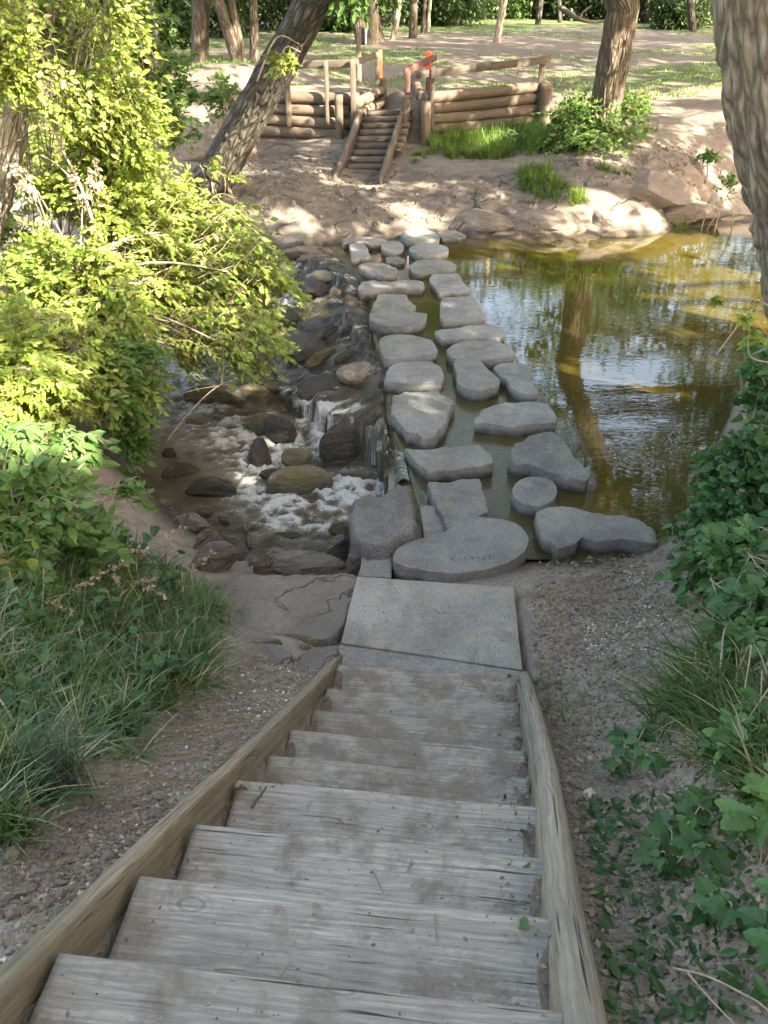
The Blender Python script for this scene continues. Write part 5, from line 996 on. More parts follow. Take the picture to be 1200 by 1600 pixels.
# understorey at the back
GU = 'bushes at the back of the clearing'
UB = [(150, 30, 33, 120, 46), (60, 60, 26, 80, 50), (330, 40, 40, 70, 34), (430, 30, 44, 80, 32), (505, 24, 47, 60, 28), (590, 20, 46, 60, 30), (650, 22, 50, 60, 28), (700, 24, 48, 70, 30), (760, 22, 55, 70, 28), (830, 18, 58, 60, 26), (900, 16, 56, 80, 34), (1010, 12, 54, 90, 34), (1090, 16, 50, 60, 40), (540, 36, 43, 50, 18), (1060, 30, 46, 40, 24), (250, 30, 34, 60, 40)]
ULAB = ['wide dark bush in the shade above the upper left foliage', 'shaded thicket right at the upper left edge', 'olive thicket behind the thick dark brown trunk', 'leafy thicket behind the middle of the leaning trunk', 'thicket in deep shade above the left rail', 'dark hedge mass behind the sign post cluster', 'dense bush behind the straight middle trunk', 'green bush left of the isolated whitish trunk', 'thick dark shrubs behind the isolated whitish trunk', 'sun-flecked shrub beside the remote path', 'bright mound of leaves behind the straight brown trunk', 'leafy bank of bushes left of the huge furrowed trunk', 'bush squeezed against the huge furrowed trunk', 'low shrub on the lawn edge above the left rail', 'low green shrub on the lawn beside the distant right trunk', 'dim bush behind the thin dark trunk']
for i, ((px, py, y, rx, ry), lab) in enumerate(zip(UB, ULAB)):
    c = PY(px, py, y); s = scale_at(c); R = np.array([rx/s, rx/s*.8, 2.6 if ry > 25 else 1.1]); n = int(420*min(1.6, R[0]/3)); r = np.random.default_rng(300+i); t = thing('bush', (c[0], y, 1.9), lab, 'bush', GU)
    u = rdir(n, 0, 1, r)*(r.random(n)**.35)[:, None]; q = np.array([c[0], y, 2.0+R[2]*.62])+u*R; q = q[(q[:, 2] > 1.8)&(fbm(q*.8, 3, i) > -.2)]; per = 22; pos = (q[:, None]+r.normal(size=(len(q), per, 3))*.28).reshape(-1, 3); lf = MB()
    leaves(lf, pos, rdir(len(pos), -.4, 1, r), rdir(len(pos), .8, .8, r)+S*.5, .26*r.uniform(.6, 1.2, len(pos)), 'card', np.clip(np.repeat(r.random(len(q)), per)*.6+r.random(len(pos))*.4, 0, 1)); lf.build('leaves', M['leaf_woods_shade' if i % 4 else 'leaf_far'], t, smooth=False)
    mb = MB()
    for k in range(7): e = np.array([c[0], y, 2])+rdir(1, .8, 1, r)[0]*R*.8; tube(mb, curve([np.array([c[0]+r.normal()*.3*R[0], y, 1.8]), (e+np.array([c[0], y, 2.4]))/2, e], 5), .05, 5)
    mb.build('branches', M['bark_dark'], t)
# a far wood closing the view
lf = MB(); r = np.random.default_rng(77); n = 7500; a = r.uniform(-.62, .62, n); D = r.uniform(62, 84, n); q = np.column_stack([np.sin(a)*D, np.cos(a)*D, 2+r.random(n)**1.25*21+1.5*vnoise(np.stack([a*14, 0*a, 0*a], -1), 3)]); q = q[(fbm(q*np.array([.12, .12, .3]), 3, 8) > -.12)&~opengap(q)]
pos = (q[:, None]+r.normal(size=(len(q), 16, 3))*.7).reshape(-1, 3); leaves(lf, pos, rdir(len(pos), -.4, 1, r), rdir(len(pos), .8, .8, r)+S*.6, .62*r.uniform(.6, 1.2, len(pos)), 'card'); tag(lf.build('wood', M['leaf_woods_shade'], loc=(0, 70, 2), smooth=False), kind='stuff')
twigs('branch', 'low dead branch arching over the lawn left of the far right bushes', 'branch', None, [([PY(876, 12, 44), PY(905, 30, 43), PY(940, 34, 43), PY(985, 22, 43)], .12, .05), ([PY(905, 30, 43), PY(912, 18, 43), PY(925, 8, 43)], .06, .03)], 'twig_dark')

# unseen trees behind and right of the viewer; crowns shaped to cast the wanted shade
GSH = 'unseen shade trees behind the viewer'
SHT = [((9.5, -1.5), 'unseen tall shade tree right of the stair, outside the picture'), ((12.5, 3.5), 'unseen tall shade tree farther up the right bank, outside the picture'), ((7.5, -8.5), 'unseen tall shade tree behind the viewer on the right, outside the picture'), ((14.5, -6.5), 'unseen tall shade tree farthest behind on the right, outside the picture'), ((14, 9), 'unseen tall shade tree beside the pool on the right, outside the picture')]
acc = [MB() for _ in SHT]; r = np.random.default_rng(5); n = 13500
lx = r.uniform(-13, 11, n); ly = r.uniform(-1.5, 24.5, n); keep = ~litf(lx, ly); lx, ly = lx[keep], ly[keep]; lx = np.concatenate([lx, r.uniform(-4.5, 3.2, 3600)]); ly = np.concatenate([ly, r.uniform(1.2, 8.2, 3600)]); _k = ~litf(lx, ly); lx, ly = lx[_k], ly[_k]; hh = 6.2+6.3*r.random(len(lx))
q = np.column_stack([lx, ly, 0*lx])+S*(hh/S[2])[:, None]
dd = np.stack([np.hypot(q[:, 0]-c[0], q[:, 1]-c[1]) for c, _ in SHT]); own = dd.argmin(0)
for k, (c, lab) in enumerate(SHT):
    b = np.array([c[0], c[1], 2.0]); t = thing('tree', b, lab, 'tree', GSH); mb = MB(); top = b+np.array([.3, .3, 6.5]); trunk(mb, [b-[0, 0, .3], b+[.1, 0, 2], b+[.2, .3, 4.5], top], [.5, .36, .3, .2], 18, .03, 1.3, k); mb.build('trunk', M['bark_mid'], t)
    qq = q[own == k]; mb = MB()
    if len(qq) == 0: continue
    for i in r.choice(len(qq), min(26, len(qq)), False): e = qq[i]; tube(mb, curve([top-[0, 0, 2*r.random()], (top+e)/2+[0, 0, .5], e], 6), np.linspace(.09, .02, 13), 6)
    mb.build('limbs', M['bark_mid'], t); per = 9; pos = (qq[:, None]+r.normal(size=(len(qq), per, 3))*.14).reshape(-1, 3); lf = MB()
    leaves(lf, pos, rdir(len(pos), -.4, 1, r), S+r.normal(size=(len(pos), 3))*.5, .26*r.uniform(.7, 1.2, len(pos)), 'card'); lf.build('crown', M['leaf_far'], t, smooth=False)

GSF = 'added shade trees right of the clearing'  # trees added off view to shade the clearing; crowns follow the shade map
SH2 = [((17.5, 24.5), 'tall added shade tree right of the clearing whose crown arches over it, nearest to the creek'), ((21, 32), 'tall added shade tree right of the clearing, beyond the nearest one'), ((25.5, 41), 'tall added shade tree far right of the clearing near the far wood')]
r = np.random.default_rng(15); n = 2600; lx = r.uniform(-20, 18, n); ly = r.uniform(24, 50, n); keep = ~litf(lx, ly); lx, ly = lx[keep], ly[keep]; hh = 7.0+6*r.random(len(lx)); q = np.column_stack([lx, ly, 0*lx+1.8])+S*(hh/S[2])[:, None]; q = q[~opengap(q)]
own = np.stack([np.hypot(q[:, 0]-c[0], q[:, 1]-c[1]) for c, _ in SH2]).argmin(0)
for k, (c, lab) in enumerate(SH2):
    b = np.array([c[0], c[1], 1.8]); t = thing('tree', b, lab, 'tree', GSF); mb = MB(); top = b+np.array([-1.2, .3, 7.5]); trunk(mb, [b-[0, 0, .3], b+[0, 0, 2], b+[-.5, .3, 5], top], [.55, .4, .33, .22], 16, .03, 1.3, k); mb.build('trunk', M['bark_mid'], t)
    qq = q[own == k]
    if len(qq) == 0: continue
    mb = MB()
    for i in r.choice(len(qq), min(30, len(qq)), False): e = qq[i]; tube(mb, curve([top-[0, 0, 2*r.random()], (top+e)/2+[0, 0, .8], e], 6), np.linspace(.13, .03, 13), 6)
    mb.build('limbs', M['bark_mid'], t); per = 14; pos = (qq[:, None]+r.normal(size=(len(qq), per, 3))*.45).reshape(-1, 3); lf = MB()
    leaves(lf, pos, rdir(len(pos), -.4, 1, r), S+r.normal(size=(len(pos), 3))*.6, .42*r.uniform(.7, 1.2, len(pos)), 'card'); lf.build('crown', M['leaf_far'], t, smooth=False)
# ------------------------------------------------------------------ plants of the right bank
GR = 'plants on the right bank'
shrub('vine', 'dark green vine thicket on the right bank at the edge of the pool', 'vine', PY(1200, 900, 5.0), [pb(1165, 720, 5.4, 55, 55), pb(1130, 800, 5.2, 45, 50), pb(1190, 800, 5.0, 60, 90), pb(1115, 890, 4.9, 50, 55), pb(1180, 930, 4.6, 60, 70), pb(1075, 915, 4.8, 36, 34), pb(1100, 985, 4.5, 42, 36), pb(1120, 740, 5.5, 36, 50), pb(1090, 830, 5.1, 30, 40), pb(1160, 1010, 4.0, 50, 40)], 900, .085, 'leaf_vine', GR, twigm='twig', tmpl='round', per=11, seed=21, limb_r=.009)
shrub('vine', 'climbing vine under the huge trunk at the right edge', 'vine', PY(1215, 680, 5.8), [pb(1190, 620, 5.8, 36, 60), pb(1185, 560, 5.8, 22, 40), pb(1195, 680, 5.4, 26, 40)], 90, .08, 'leaf_vine', GR, tmpl='round', per=9, seed=22, grounded=False)
shrub('vine', 'thin sunlit shoot with few leaves in front of the huge trunk', 'vine', PY(1205, 560, 5.2), [pb(1165, 500, 5.2, 12, 10), pb(1120, 465, 5.2, 10, 12), pb(1180, 530, 5.2, 16, 16)], 14, .07, 'leaf_sun', GR, tmpl='round', per=5, seed=23, grounded=False, limb_r=.007)
shrub('shrub', 'young shrub with lobed leaves at the right edge above the brambles', 'shrub', PY(1200, 1180, 2.6), [pb(1165, 1080, 3.2, 55, 60), pb(1180, 1170, 2.8, 45, 50), pb(1120, 1130, 3.2, 45, 30), pb(1190, 1250, 2.5, 35, 30)], 150, .062, 'leaf_vine', GR, tmpl='round', per=8, seed=24)
shrub('vine', 'broad-leaved vines creeping down the soil of the right bank toward the water', 'vine', gpt(1180, 900), [gb(1130, 870, .34), gb(1100, 925, .26), gb(1180, 900, .4), gb(1150, 975, .3), gb(1195, 980, .3), gb(1085, 850, .18, .05)], 300, .085, 'leaf_vine', GR, tmpl='round', per=10, seed=26, limb_r=.007)
shrub('shrub', 'leafy low shrub rising behind the grass at the right edge', 'shrub', gpt(1200, 1080), [gb(1150, 1040, .22), gb(1190, 1060, .28), gb(1195, 1150, .24), gb(1160, 1200, .16)], 130, .065, 'leaf_vine', GR, tmpl='round', per=9, seed=27, limb_r=.006)
def bramble(label, base, stems, size, mat='leaf_dark', seed=0, group='brambles on the right bank'):
    r = np.random.default_rng(seed); t = thing('bramble', base, label, 'bramble', group); br = MB(); lf = MB(); base = np.array(base)
    for (e, k) in stems:
        e = np.array(e); p = curve([base, (base+e)/2+np.array([0, 0, .09]), e], 6); tube(br, p, np.linspace(.004, .002, len(p)), 5)
        for j in range(k):
            a0 = p[int((len(p)-1)*(1-j/max(k, 1)*.65))]; yaw = r.uniform(0, 6.28)
            for da, sc in ((0, 1.15), (1.1, .95), (-1.1, .95), (2.2, .6), (-2.2, .6)):
                d = np.array([math.cos(yaw+da), math.sin(yaw+da), -.25+.2*r.normal()]); leaves(lf, [a0+d*.015], np.array([d]), np.array([[r.normal()*.25, r.normal()*.25, 1]]), size*sc*r.uniform(.85, 1.15), 'round')
    br.build('stems', M['twig'], t); lf.build('leaves', M[mat], t, smooth=False)
bramble('low bramble with five-part leaves on bare soil right of the log', gpt(975, 1215), [(up(960, 1185, .16), 3), (up(1000, 1170, .18), 3), (up(950, 1220, .10), 2), (up(1010, 1215, .14), 2)], .062, seed=1)
bramble('bramble with large flat leaves in the middle of the lower right', gpt(1040, 1370), [(up(1010, 1370, .12), 3), (up(1060, 1330, .2), 3), (up(1090, 1370, .18), 3), (up(1030, 1330, .15), 2), (up(1080, 1300, .2), 3)], .062, seed=2)
bramble('bright sunlit bramble leaf spray at the right edge', gpt(1190, 1360), [(up(1150, 1320, .3), 3), (up(1185, 1290, .35), 3), (up(1130, 1340, .25), 2), (up(1195, 1350, .3), 2)], .075, 'leaf_big', 3)
bramble('dark bramble in the lowest right corner', gpt(1190, 1500), [(up(1170, 1490, .12), 3), (up(1195, 1440, .2), 3), (up(1190, 1550, .15), 2)], .062, seed=4)
bramble('scattered bramble sprig beside the log near the bottom edge', gpt(1110, 1440), [(up(1090, 1440, .08), 2), (up(1130, 1460, .1), 2)], .06, seed=5)
G6 = 'low weeds among the left-hand grass'
def weed(label, px, py, h, k, size, seed, mat='leaf_dark', group=G6):
    r = np.random.default_rng(seed); b = gpt(px, py); t = thing('weed', b, label, 'weed', group); br = MB(); lf = MB()
    for j in range(k):
        e = b+np.array([r.normal()*.10, r.normal()*.10, h*r.uniform(.6, 1.1)]); p = curve([b, (b+e)/2+r.normal(size=3)*.02, e], 5); tube(br, p, .003, 4); m = 7; pos = p[np.linspace(3, len(p)-1, m).astype(int)]
        leaves(lf, pos, rdir(m, -.1, 1, r), rdir(m, 2.0, .6, r), size*r.uniform(.7, 1.2, m), 'round')
    br.build('stems', M['twig'], t); lf.build('leaves', M[mat], t, smooth=False)
weed('leafy weed at the upper right of the left-hand grass by the rocks', 272, 945, .35, 6, .085, 1); weed('drooping broad-leaved weed at the lower right of the left-hand grass', 262, 1085, .3, 6, .08, 2); weed('single round-leaved weed in the middle of the left-hand grass', 245, 1050, .34, 5, .08, 3)
for _i, (_x, _y, _h, _l) in enumerate([(60, 1000, .4, 'round-leaved weed at the left of the green blades'), (120, 1080, .34, 'weed in the centre of the green blades'), (170, 1010, .36, 'weed between the tallest seed heads'), (40, 1120, .34, 'low leafy weed near the left edge of the blades'), (300, 1000, .2, 'small weed on the grassy edge facing the landing'), (200, 1150, .2, 'weed at the lower fringe of the green blades')]): weed(_l, _x, _y, _h, 6, .07, 20+_i)
weed('tiny bright green seedling in the crack of the flat rock', 483, 1006, .04, 3, .03, 4, 'leaf_sun'); weed('leafy weed behind the seeding grass at the foot of the bushes', 205, 880, .4, 7, .09, 5); weed('yellowish weed catching sun at the left edge of the grass', 40, 930, .45, 7, .085, 6, 'leaf_sun')
GFB = 'weedy bushes on the far bank'
shrub('bush', 'big weedy bush around the foot of the straight brown trunk', 'bush', PY(925, 235, 18.6), [pb(905, 185, 18.9, 55, 42), pb(960, 200, 18.6, 55, 36), pb(870, 215, 18.7, 40, 26), pb(985, 170, 19.3, 32, 32), pb(925, 225, 18.2, 70, 18)], 620, .13, 'leaf_mid', GFB, seed=41, per=10)
shrub('bush', 'small weed clump at the foot of the bare slope right of the brown trunk', 'bush', PY(1110, 255, 18.0), [pb(1105, 245, 18, 24, 10)], 40, .11, 'leaf_mid', GFB, seed=42, per=9)
shrub('bush', 'green weeds between the rocks and the huge trunk at the right', 'bush', PY(1130, 310, 16.2), [pb(1135, 295, 16.2, 16, 22), pb(1125, 320, 16, 12, 10)], 60, .1, 'leaf_mid', GFB, seed=43, per=9)
shrub('bush', 'low weeds hugging the log wall beside the sunny grass', 'bush', PY(800, 235, 19.6), [pb(800, 215, 19.7, 34, 14)], 50, .12, 'leaf_mid', GFB, seed=44, per=9)

# ------------------------------------------------------------------ grass
def blades(mb, base, h, w, lean, r, seg=4, rnd=None, az=None):
    n = len(base); w = np.broadcast_to(w, (n,)); az = r.uniform(0, 2*math.pi, n) if az is None else az; d = np.column_stack([np.cos(az), np.sin(az)]); ln = lean*r.uniform(.3, 1.5, n); h = h*r.uniform(.5, 1.25, n); sd = np.column_stack([-d[:, 1], d[:, 0]]); V = np.zeros((n, seg*2+1, 3))
    for k in range(seg+1):
        s = k/seg; c = np.column_stack([d*(ln*s**1.8)[:, None], h*(s-.32*np.minimum(ln/h, 1.6)*s**2.4)])+base; ww = (w*(1-s)**.7*.5)[:, None]
        if k < seg: V[:, 2*k] = c; V[:, 2*k+1] = c; V[:, 2*k, :2] -= sd*ww; V[:, 2*k+1, :2] += sd*ww
        else: V[:, -1] = c
    F4 = np.array([[2*k, 2*k+1, 2*k+3, 2*k+2] for k in range(seg-1)]); F3 = np.array([[2*seg-2, 2*seg-1, 2*seg]]); o = np.arange(n)[:, None, None]*(seg*2+1)
    mb.add(V.reshape(-1, 3), [(F4[None]+o).reshape(-1, 4), (F3[None]+o).reshape(-1, 3)], rnd=np.repeat(r.random(n) if rnd is None else rnd, seg*2+1))
def grass_zone(poly_px, z0, n, h, w, lean, mat, seed, thr=-.2, nsc=1.2, edge=.25, rmask=False):
    poly = np.array([gpt(*q, z0)[:2] if not callable(z0) else q for q in poly_px]); r = np.random.default_rng(seed); lo, hi = poly.min(0), poly.max(0); m = int(n*2.2); x = r.uniform(lo[0], hi[0], m); y = r.uniform(lo[1], hi[1], m)
    dd = polydist(x, y, poly); k = (dd+edge*fbm(np.stack([x*3, y*3, 0*x], -1), 2, seed) > 0)&(fbm(np.stack([x, y, 0*x], -1)*nsc, 3, seed+1) > thr); x, y = x[k], y[k]
    per = 16; nc = max(1, n//per); x, y = np.repeat(x[:nc], per), np.repeat(y[:nc], per); az = r.uniform(0, 6.28, len(x)); rr = np.abs(r.normal(size=len(x)))*min(.05, h*.16); x = x+np.cos(az)*rr; y = y+np.sin(az)*rr; z = ground_h(x, y)-.01
    hs = np.repeat(r.uniform(.5, 1.35, nc), per)[:len(x)]; mb = MB(); blades(mb, np.column_stack([x, y, z]), h*hs, w*r.uniform(.6, 1.3, len(x)), lean, r, az=az+r.normal(size=len(x))*.5, rnd=np.clip(np.repeat(r.random(nc), per)[:len(x)]*.6+r.random(len(x))*.4, 0, 1)); c = [x.mean(), y.mean(), z.mean()]; tag(mb.build('grass', M[mat], loc=c, smooth=False), kind='stuff')
grass_zone([(0, 860), (120, 850), (230, 880), (300, 930), (330, 1010), (325, 1080), (250, 1120), (200, 1190), (90, 1240), (0, 1300), (-120, 1300), (-120, 860)], 1.0, 10000, .23, .0135, .22, 'grass', 1, -.75)
grass_zone([(200, 880), (330, 920), (400, 960), (380, 1060), (300, 1100), (220, 1000)], .5, 700, .16, .006, .12, 'grass', 2, .0)
grass_zone([(1110, 1000), (1150, 960), (1220, 930), (1260, 1260), (1170, 1250), (1120, 1190), (1075, 1150), (1065, 1080)], 1.2, 2000, .24, .016, .26, 'grass', 3, -.3)
grass_zone([(840, 1060), (900, 1080), (900, 1160), (860, 1130)], .8, 160, .10, .005, .1, 'grass', 4, -.1)
grass_zone([(665, 225), (700, 195), (760, 190), (850, 200), (870, 235), (800, 246), (720, 250), (665, 243)], 1.0, 5200, .34, .018, .22, 'grass_far', 5, -.8)
grass_zone([(815, 265), (860, 262), (880, 285), (905, 305), (880, 325), (820, 312), (806, 290)], .7, 1900, .22, .016, .16, 'grass_far', 6, -.8)
grass_zone([(885, 300), (930, 295), (965, 310), (950, 328), (900, 325)], .6, 600, .20, .014, .14, 'grass_far', 7, -.1)
grass_zone([(930, 262), (985, 262), (985, 275), (930, 275)], .9, 260, .14, .014, .1, 'grass_far', 8, -.1)
grass_zone([(1050, 330), (1085, 338), (1090, 352), (1040, 355)], .2, 380, .26, .014, .2, 'grass_far', 9, -.5)
grass_zone([(640, 240), (670, 238), (680, 252), (645, 256)], .8, 350, .14, .014, .1, 'grass_far', 10, -.3)
grass_zone([(870, 180), (1000, 150), (1030, 200), (1000, 240), (870, 240)], 1.2, 2200, .3, .018, .2, 'grass_far', 12, -.3)
grass_zone([(280, 150), (400, 140), (400, 200), (300, 200)], 1.4, 900, .25, .016, .2, 'grass_far', 13, .0)
# lawn tufts on the clearing
r = np.random.default_rng(88); n = 42000; y = 23.2+r.random(n)**1.5*24; x = r.uniform(-1, 1, n)*(y*.55+2); g = fbm(np.stack([x*.33, y*.33, 0*x], -1)+5, 4, 77)*.5+.5; k = (g > .44)&((y > 24.5)|(np.abs(x) > 2)); x, y = x[k], y[k]
g2 = vnoise(np.stack([x*1.6, y*1.6, 0*x], -1), 5) > -.25; x, y = x[g2], y[g2]; mb = MB(); blades(mb, np.column_stack([x, y, ground_h(x, y)-.01]), .10, .035, .06, r, 2); tag(mb.build('lawn', M['grass_far'], loc=(0, 30, 1.8), smooth=False), kind='stuff')
# tufts as things
def tuft(label, px, py, n, h, w, lean, mat, seed, rad=.09):
    b = gpt(px, py); r = np.random.default_rng(seed); base = b+np.column_stack([r.normal(size=(n, 2))*rad*.6, np.zeros(n)]); mb = MB(); blades(mb, base, h, w, lean, r, 5); tag(mb.build('grass_tuft', M[mat], loc=b, smooth=False), label, 'grass tuft', 'distinct grass tufts')
tuft('blue-green spiky tuft of grass at the lower edge of the left-hand grass', 95, 1235, 420, .34, .005, .15, 'grass_blue', 1, .10)
tuft('bright green tuft left of the blue-green spiky one at the picture edge', 8, 1240, 260, .32, .008, .2, 'grass', 2)
tuft('dark tuft at the left edge below the other grass', 5, 1310, 200, .24, .007, .18, 'grass', 3)
tuft('small star-like tuft hanging over the soil in the left-hand dry grass', 185, 1150, 70, .2, .008, .16, 'grass', 4, .04)
# seeding grass
def seedhead(label, px, py, y, tippx, tippy, ty, seed):
    r = np.random.default_rng(seed); a = PY(px, py, y); b = PY(tippx, tippy, ty); t = thing('seeding_grass', a, label, 'grass', 'grass stalks with dry seed heads'); p = curve([a, a*.45+b*.55+np.array([0, 0, .10]), b], 8); mb = MB(); tube(mb, p, .0018, 4); mb.build('stalk', M['straw'], t)
    n = 46; i = (len(p)-1-r.integers(0, 7, n)); d = p[-1]-p[-6]; d /= np.linalg.norm(d); lf = MB(); leaves(lf, p[i]+r.normal(size=(n, 3))*.010, d*1.0+r.normal(size=(n, 3))*.55+[0, 0, -.3], rdir(n, .3, 1, r), .028*r.uniform(.6, 1.3, n), 'card'); lf.build('seed_head', M['straw'], t, smooth=False)
for k, (a, b, c, d, e, f_) in enumerate([(150, 960, 3.9, 240, 905, 3.9), (90, 980, 3.8, 195, 880, 3.9), (170, 930, 4.0, 255, 930, 3.8), (120, 1010, 3.6, 200, 975, 3.6), (200, 990, 3.8, 180, 900, 4.0), (60, 1000, 3.6, 150, 905, 3.7), (200, 900, 4.2, 290, 825, 4.4), (160, 900, 4.2, 228, 860, 4.2), (40, 1130, 3.1, 65, 1095, 3.1), (20, 900, 3.5, 40, 985, 3.3), (230, 1000, 3.9, 330, 862, 4.3), (10, 960, 3.4, 110, 955, 3.5)]):
    seedhead(['arching seed head pointing right over the rocks', 'tallest seed head of the cluster by the creek', 'seed head lying almost level above the green blades', 'seed head drooping over the middle of the grass', 'upright seed head near the leafy weed', 'seed head among the sunlit stems at the left', 'seed head closest to the rapids', 'short seed head beneath the broad-leaved shrub', 'pale seed head low at the left edge of the grass', 'sunlit seed head hanging at the left edge', 'single long dry stalk standing in front of the tilted slab', 'seed head leaning in from the left edge'][k], a, b, c, d, e, f_, k)

# ------------------------------------------------------------------ litter
def scatter(name, poly_px, z0, n, size, mat, seed, tmpl='card', flat=.12, thr=-1, zoff=.008, poly=None, zfun=None):
    poly = np.array([gpt(*q, z0)[:2] for q in poly_px]) if poly is None else poly; r = np.random.default_rng(seed); lo, hi = poly.min(0), poly.max(0); x = r.uniform(lo[0], hi[0], n*3); y = r.uniform(lo[1], hi[1], n*3); k = inpoly(x, y, poly)&(fbm(np.stack([x, y, 0*x], -1)*1.8, 3, seed) > thr); x, y = x[k][:n], y[k][:n]; z = (ground_h(x, y) if zfun is None else zfun(x, y))+zoff
    tip = np.column_stack([r.normal(size=(len(x), 2)), r.normal(size=len(x))*flat]); nm = np.column_stack([r.normal(size=(len(x), 2))*flat*2, np.ones(len(x))]); mb = MB(); leaves(mb, np.column_stack([x, y, z]), tip, nm, size*r.uniform(.4, 1.4, len(x)), tmpl); tag(mb.build(name, M[mat], loc=(x.mean(), y.mean(), z.mean()), smooth=False), kind='stuff')
RB = [(830, 930), (1000, 870), (1080, 950), (1050, 1080), (1200, 1200), (1200, 1600), (960, 1600), (900, 1350), (860, 1150), (825, 1050)]
scatter('wood_chips', [(830, 940), (1000, 880), (1070, 950), (1000, 1060), (870, 1060)], .4, 520, .020, 'chip', 1, thr=.0, flat=.3)
scatter('leaf_litter', RB, 1.0, 3800, .030, 'litter', 2); scatter('leaf_litter', [(900, 1240), (1200, 1240), (1200, 1600), (960, 1600)], 1.8, 900, .045, 'leaf_dark', 3, 'leaf', .25)
LB = [(0, 1280), (150, 1230), (250, 1130), (330, 1060), (420, 1020), (520, 1050), (400, 1180), (280, 1270), (120, 1440), (0, 1520)]
scatter('leaf_litter', LB, 1.2, 1700, .022, 'litter', 4); scatter('wood_chips', [(350, 1060), (450, 1040), (470, 1110), (380, 1140)], .6, 60, .022, 'chip', 5)
scatter('wood_chips', LB, 1.2, 130, .014, 'chip', 6)
def straws(poly_px, z0, n, L, seed, mat='straw'):
    poly = np.array([gpt(*q, z0)[:2] for q in poly_px]); r = np.random.default_rng(seed); lo, hi = poly.min(0), poly.max(0); x = r.uniform(lo[0], hi[0], n*3); y = r.uniform(lo[1], hi[1], n*3); k = inpoly(x, y, poly); x, y = x[k][:n], y[k][:n]; az = r.uniform(0, 6.28, len(x)); l = L*r.uniform(.3, 1.3, len(x)); mb = MB()
    for i in range(len(x)):
        u = np.linspace(-.5, .5, 5); px_ = x[i]+u*l[i]*math.cos(az[i])+.06*l[i]*(u*2)**2; py_ = y[i]+u*l[i]*math.sin(az[i])+.1*l[i]*(u*2)**2*r.normal(); z = ground_h(px_, py_)+.007+.01*r.random(); tube(mb, np.column_stack([px_, py_, z]), .0013, 3, cap=False)
    tag(mb.build('straw', M[mat], loc=(x.mean(), y.mean(), 1), smooth=False), kind='stuff')
straws([(150, 1130), (330, 1090), (400, 1120), (340, 1220), (220, 1260), (130, 1230)], 1.1, 420, .16, 1); straws(LB, 1.1, 420, .12, 2); straws(RB, 1.2, 300, .14, 3)
def crumbs(poly_px, z0, n, sz, seed, mat='soil'):
    poly = np.array([gpt(*q, z0)[:2] for q in poly_px]); r = np.random.default_rng(seed); lo, hi = poly.min(0), poly.max(0); x = r.uniform(lo[0], hi[0], n*3); y = r.uniform(lo[1], hi[1], n*3); k = inpoly(x, y, poly); x, y = x[k][:n], y[k][:n]; z = ground_h(x, y); V, F = ICO[2]; V = V[:12]; F = np.array([(0,11,5),(0,5,1),(0,1,7),(0,7,10),(0,10,11),(1,5,9),(5,11,4),(11,10,2),(10,7,6),(7,1,8),(3,9,4),(3,4,2),(3,2,6),(3,6,8),(3,8,9),(4,9,5),(2,4,11),(6,2,10),(8,6,7),(9,8,1)])
    s = sz*np.exp(r.normal(size=len(x))*.5); A = V[None]*s[:, None, None]*r.uniform(.6, 1.3, (len(x), 12, 1))*r.uniform(.5, 1.2, (len(x), 1, 3)); A += np.column_stack([x, y, z])[:, None]; mb = MB(); mb.add(A.reshape(-1, 3), (F[None]+np.arange(len(x))[:, None, None]*12).reshape(-1, 3)); tag(mb.build('soil_crumbs', M[mat], loc=(x.mean(), y.mean(), z.mean()), smooth=False), kind='stuff')
crumbs(LB, 1.2, 3000, .0045, 1); crumbs(RB, 1.2, 3500, .007, 2); crumbs([(100, 1260), (230, 1240), (290, 1270), (120, 1420), (0, 1440), (0, 1320)], 1.5, 1500, .008, 3)
crumbs([(420, 370), (700, 350), (1130, 340), (1110, 240), (900, 250), (640, 300), (420, 230), (330, 240)], .4, 1500, .022, 6, 'bank_rock'); scatter('leaf_litter', [(420, 360), (700, 340), (1130, 300), (1110, 220), (900, 250), (640, 280), (420, 215), (300, 240)], .6, 1500, .09, 'litter', 21)
crumbs([(840, 880), (1020, 855), (1080, 900), (1000, 960), (830, 940)], .15, 900, .010, 4, 'bank_rock')
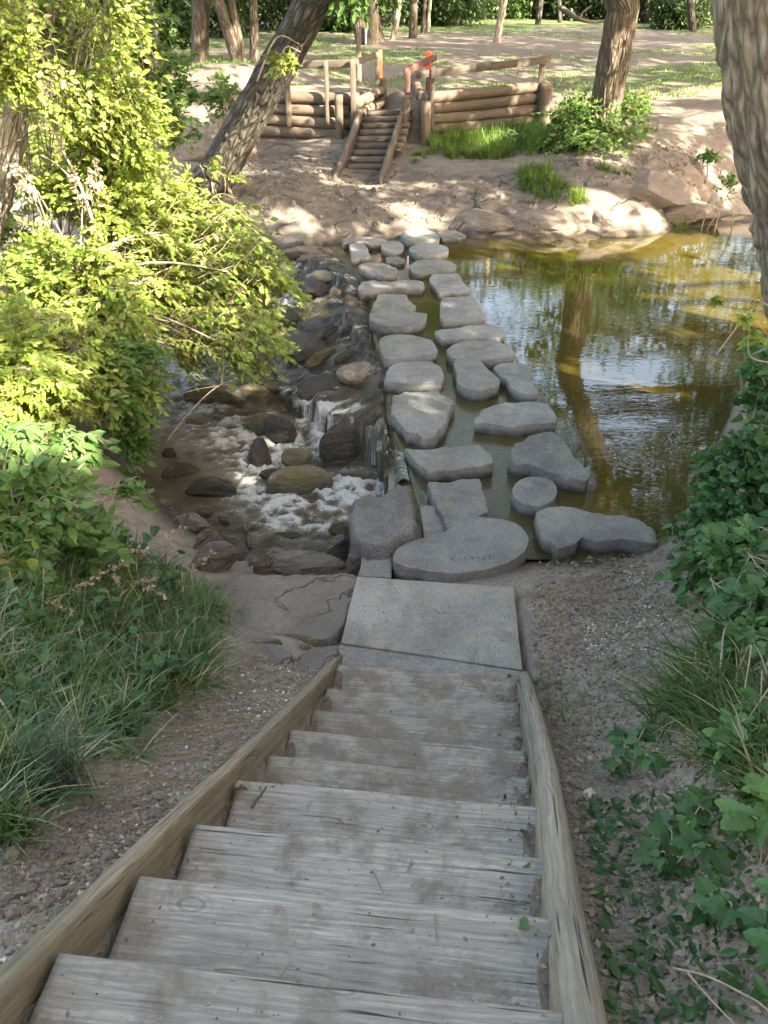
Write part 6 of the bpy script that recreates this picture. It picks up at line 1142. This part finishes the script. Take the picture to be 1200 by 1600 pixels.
# litter on the treads
def on_stair(x, y):
    z = np.zeros(len(x)); 
    for i in range(len(x)):
        u = (np.array([x[i], y[i]])-NOSE[:, :2])@TY[:2]; k = np.where(u <= 0)[0]; z[i] = NOSE[k[0], 2] if len(k) else .25
    return z+.002
a, b = NOSE[1], NOSE[-1]; SP = np.array([(a-TX*.6)[:2], (a+TX*.62)[:2], (b+TX*.62)[:2], (b-TX*.6)[:2]])
scatter('leaf_litter', None, 0, 380, .016, 'litter', 9, zoff=.003, poly=SP, zfun=on_stair, flat=.05); scatter('leaf_litter', None, 0, 12, .022, 'leaf_dark', 10, 'leaf', zoff=.004, poly=SP, zfun=on_stair, flat=.1)
SR = np.array([(a+TX*.50)[:2], (a+TX*.63)[:2], (b+TX*.63)[:2], (b+TX*.46)[:2]]); scatter('leaf_litter', None, 0, 420, .018, 'litter', 11, zoff=.012, poly=SR, zfun=on_stair, flat=.3); scatter('leaf_litter', None, 0, 26, .035, 'leaf_dark', 12, 'round', zoff=.02, poly=SR, zfun=on_stair, flat=.3)
LDP = np.array([q[:2] for q in ld]); scatter('leaf_litter', None, 0, 220, .018, 'litter', 13, zoff=.006, poly=LDP, zfun=lambda x, y: 0*x+.25, flat=.05)
r = np.random.default_rng(3); mb = MB()
for i in range(60):
    s = r.uniform(.02, 1); c = a*(1-s)+b*s+TX*r.uniform(-.6, .6); az = r.uniform(0, 6.28); l = r.uniform(.015, .05); p = np.array([[c[0]-l*math.cos(az), c[1]-l*math.sin(az)], [c[0]+l*math.cos(az), c[1]+l*math.sin(az)]]); z = on_stair(p[:, 0], p[:, 1]).min()+.003
    if abs(on_stair(p[:, 0], p[:, 1])[0]-on_stair(p[:, 0], p[:, 1])[1]) > .01: continue
    tube(mb, [[*p[0], z], [*p.mean(0), z+.002], [*p[1], z]], .0014, 4)
tag(mb.build('straw', M['straw'], loc=NOSE[5], smooth=False), kind='stuff')
twigs('leaf', 'curled yellow-brown dead leaf beside the left beam near the brown twig', 'leaf', None, [([P(368, 1228, 1.53), P(378, 1222, 1.54), P(388, 1226, 1.53)], .012, .006)], 'twig')

for o in list(bpy.data.objects):
    if '_w' in o: del o['_w']
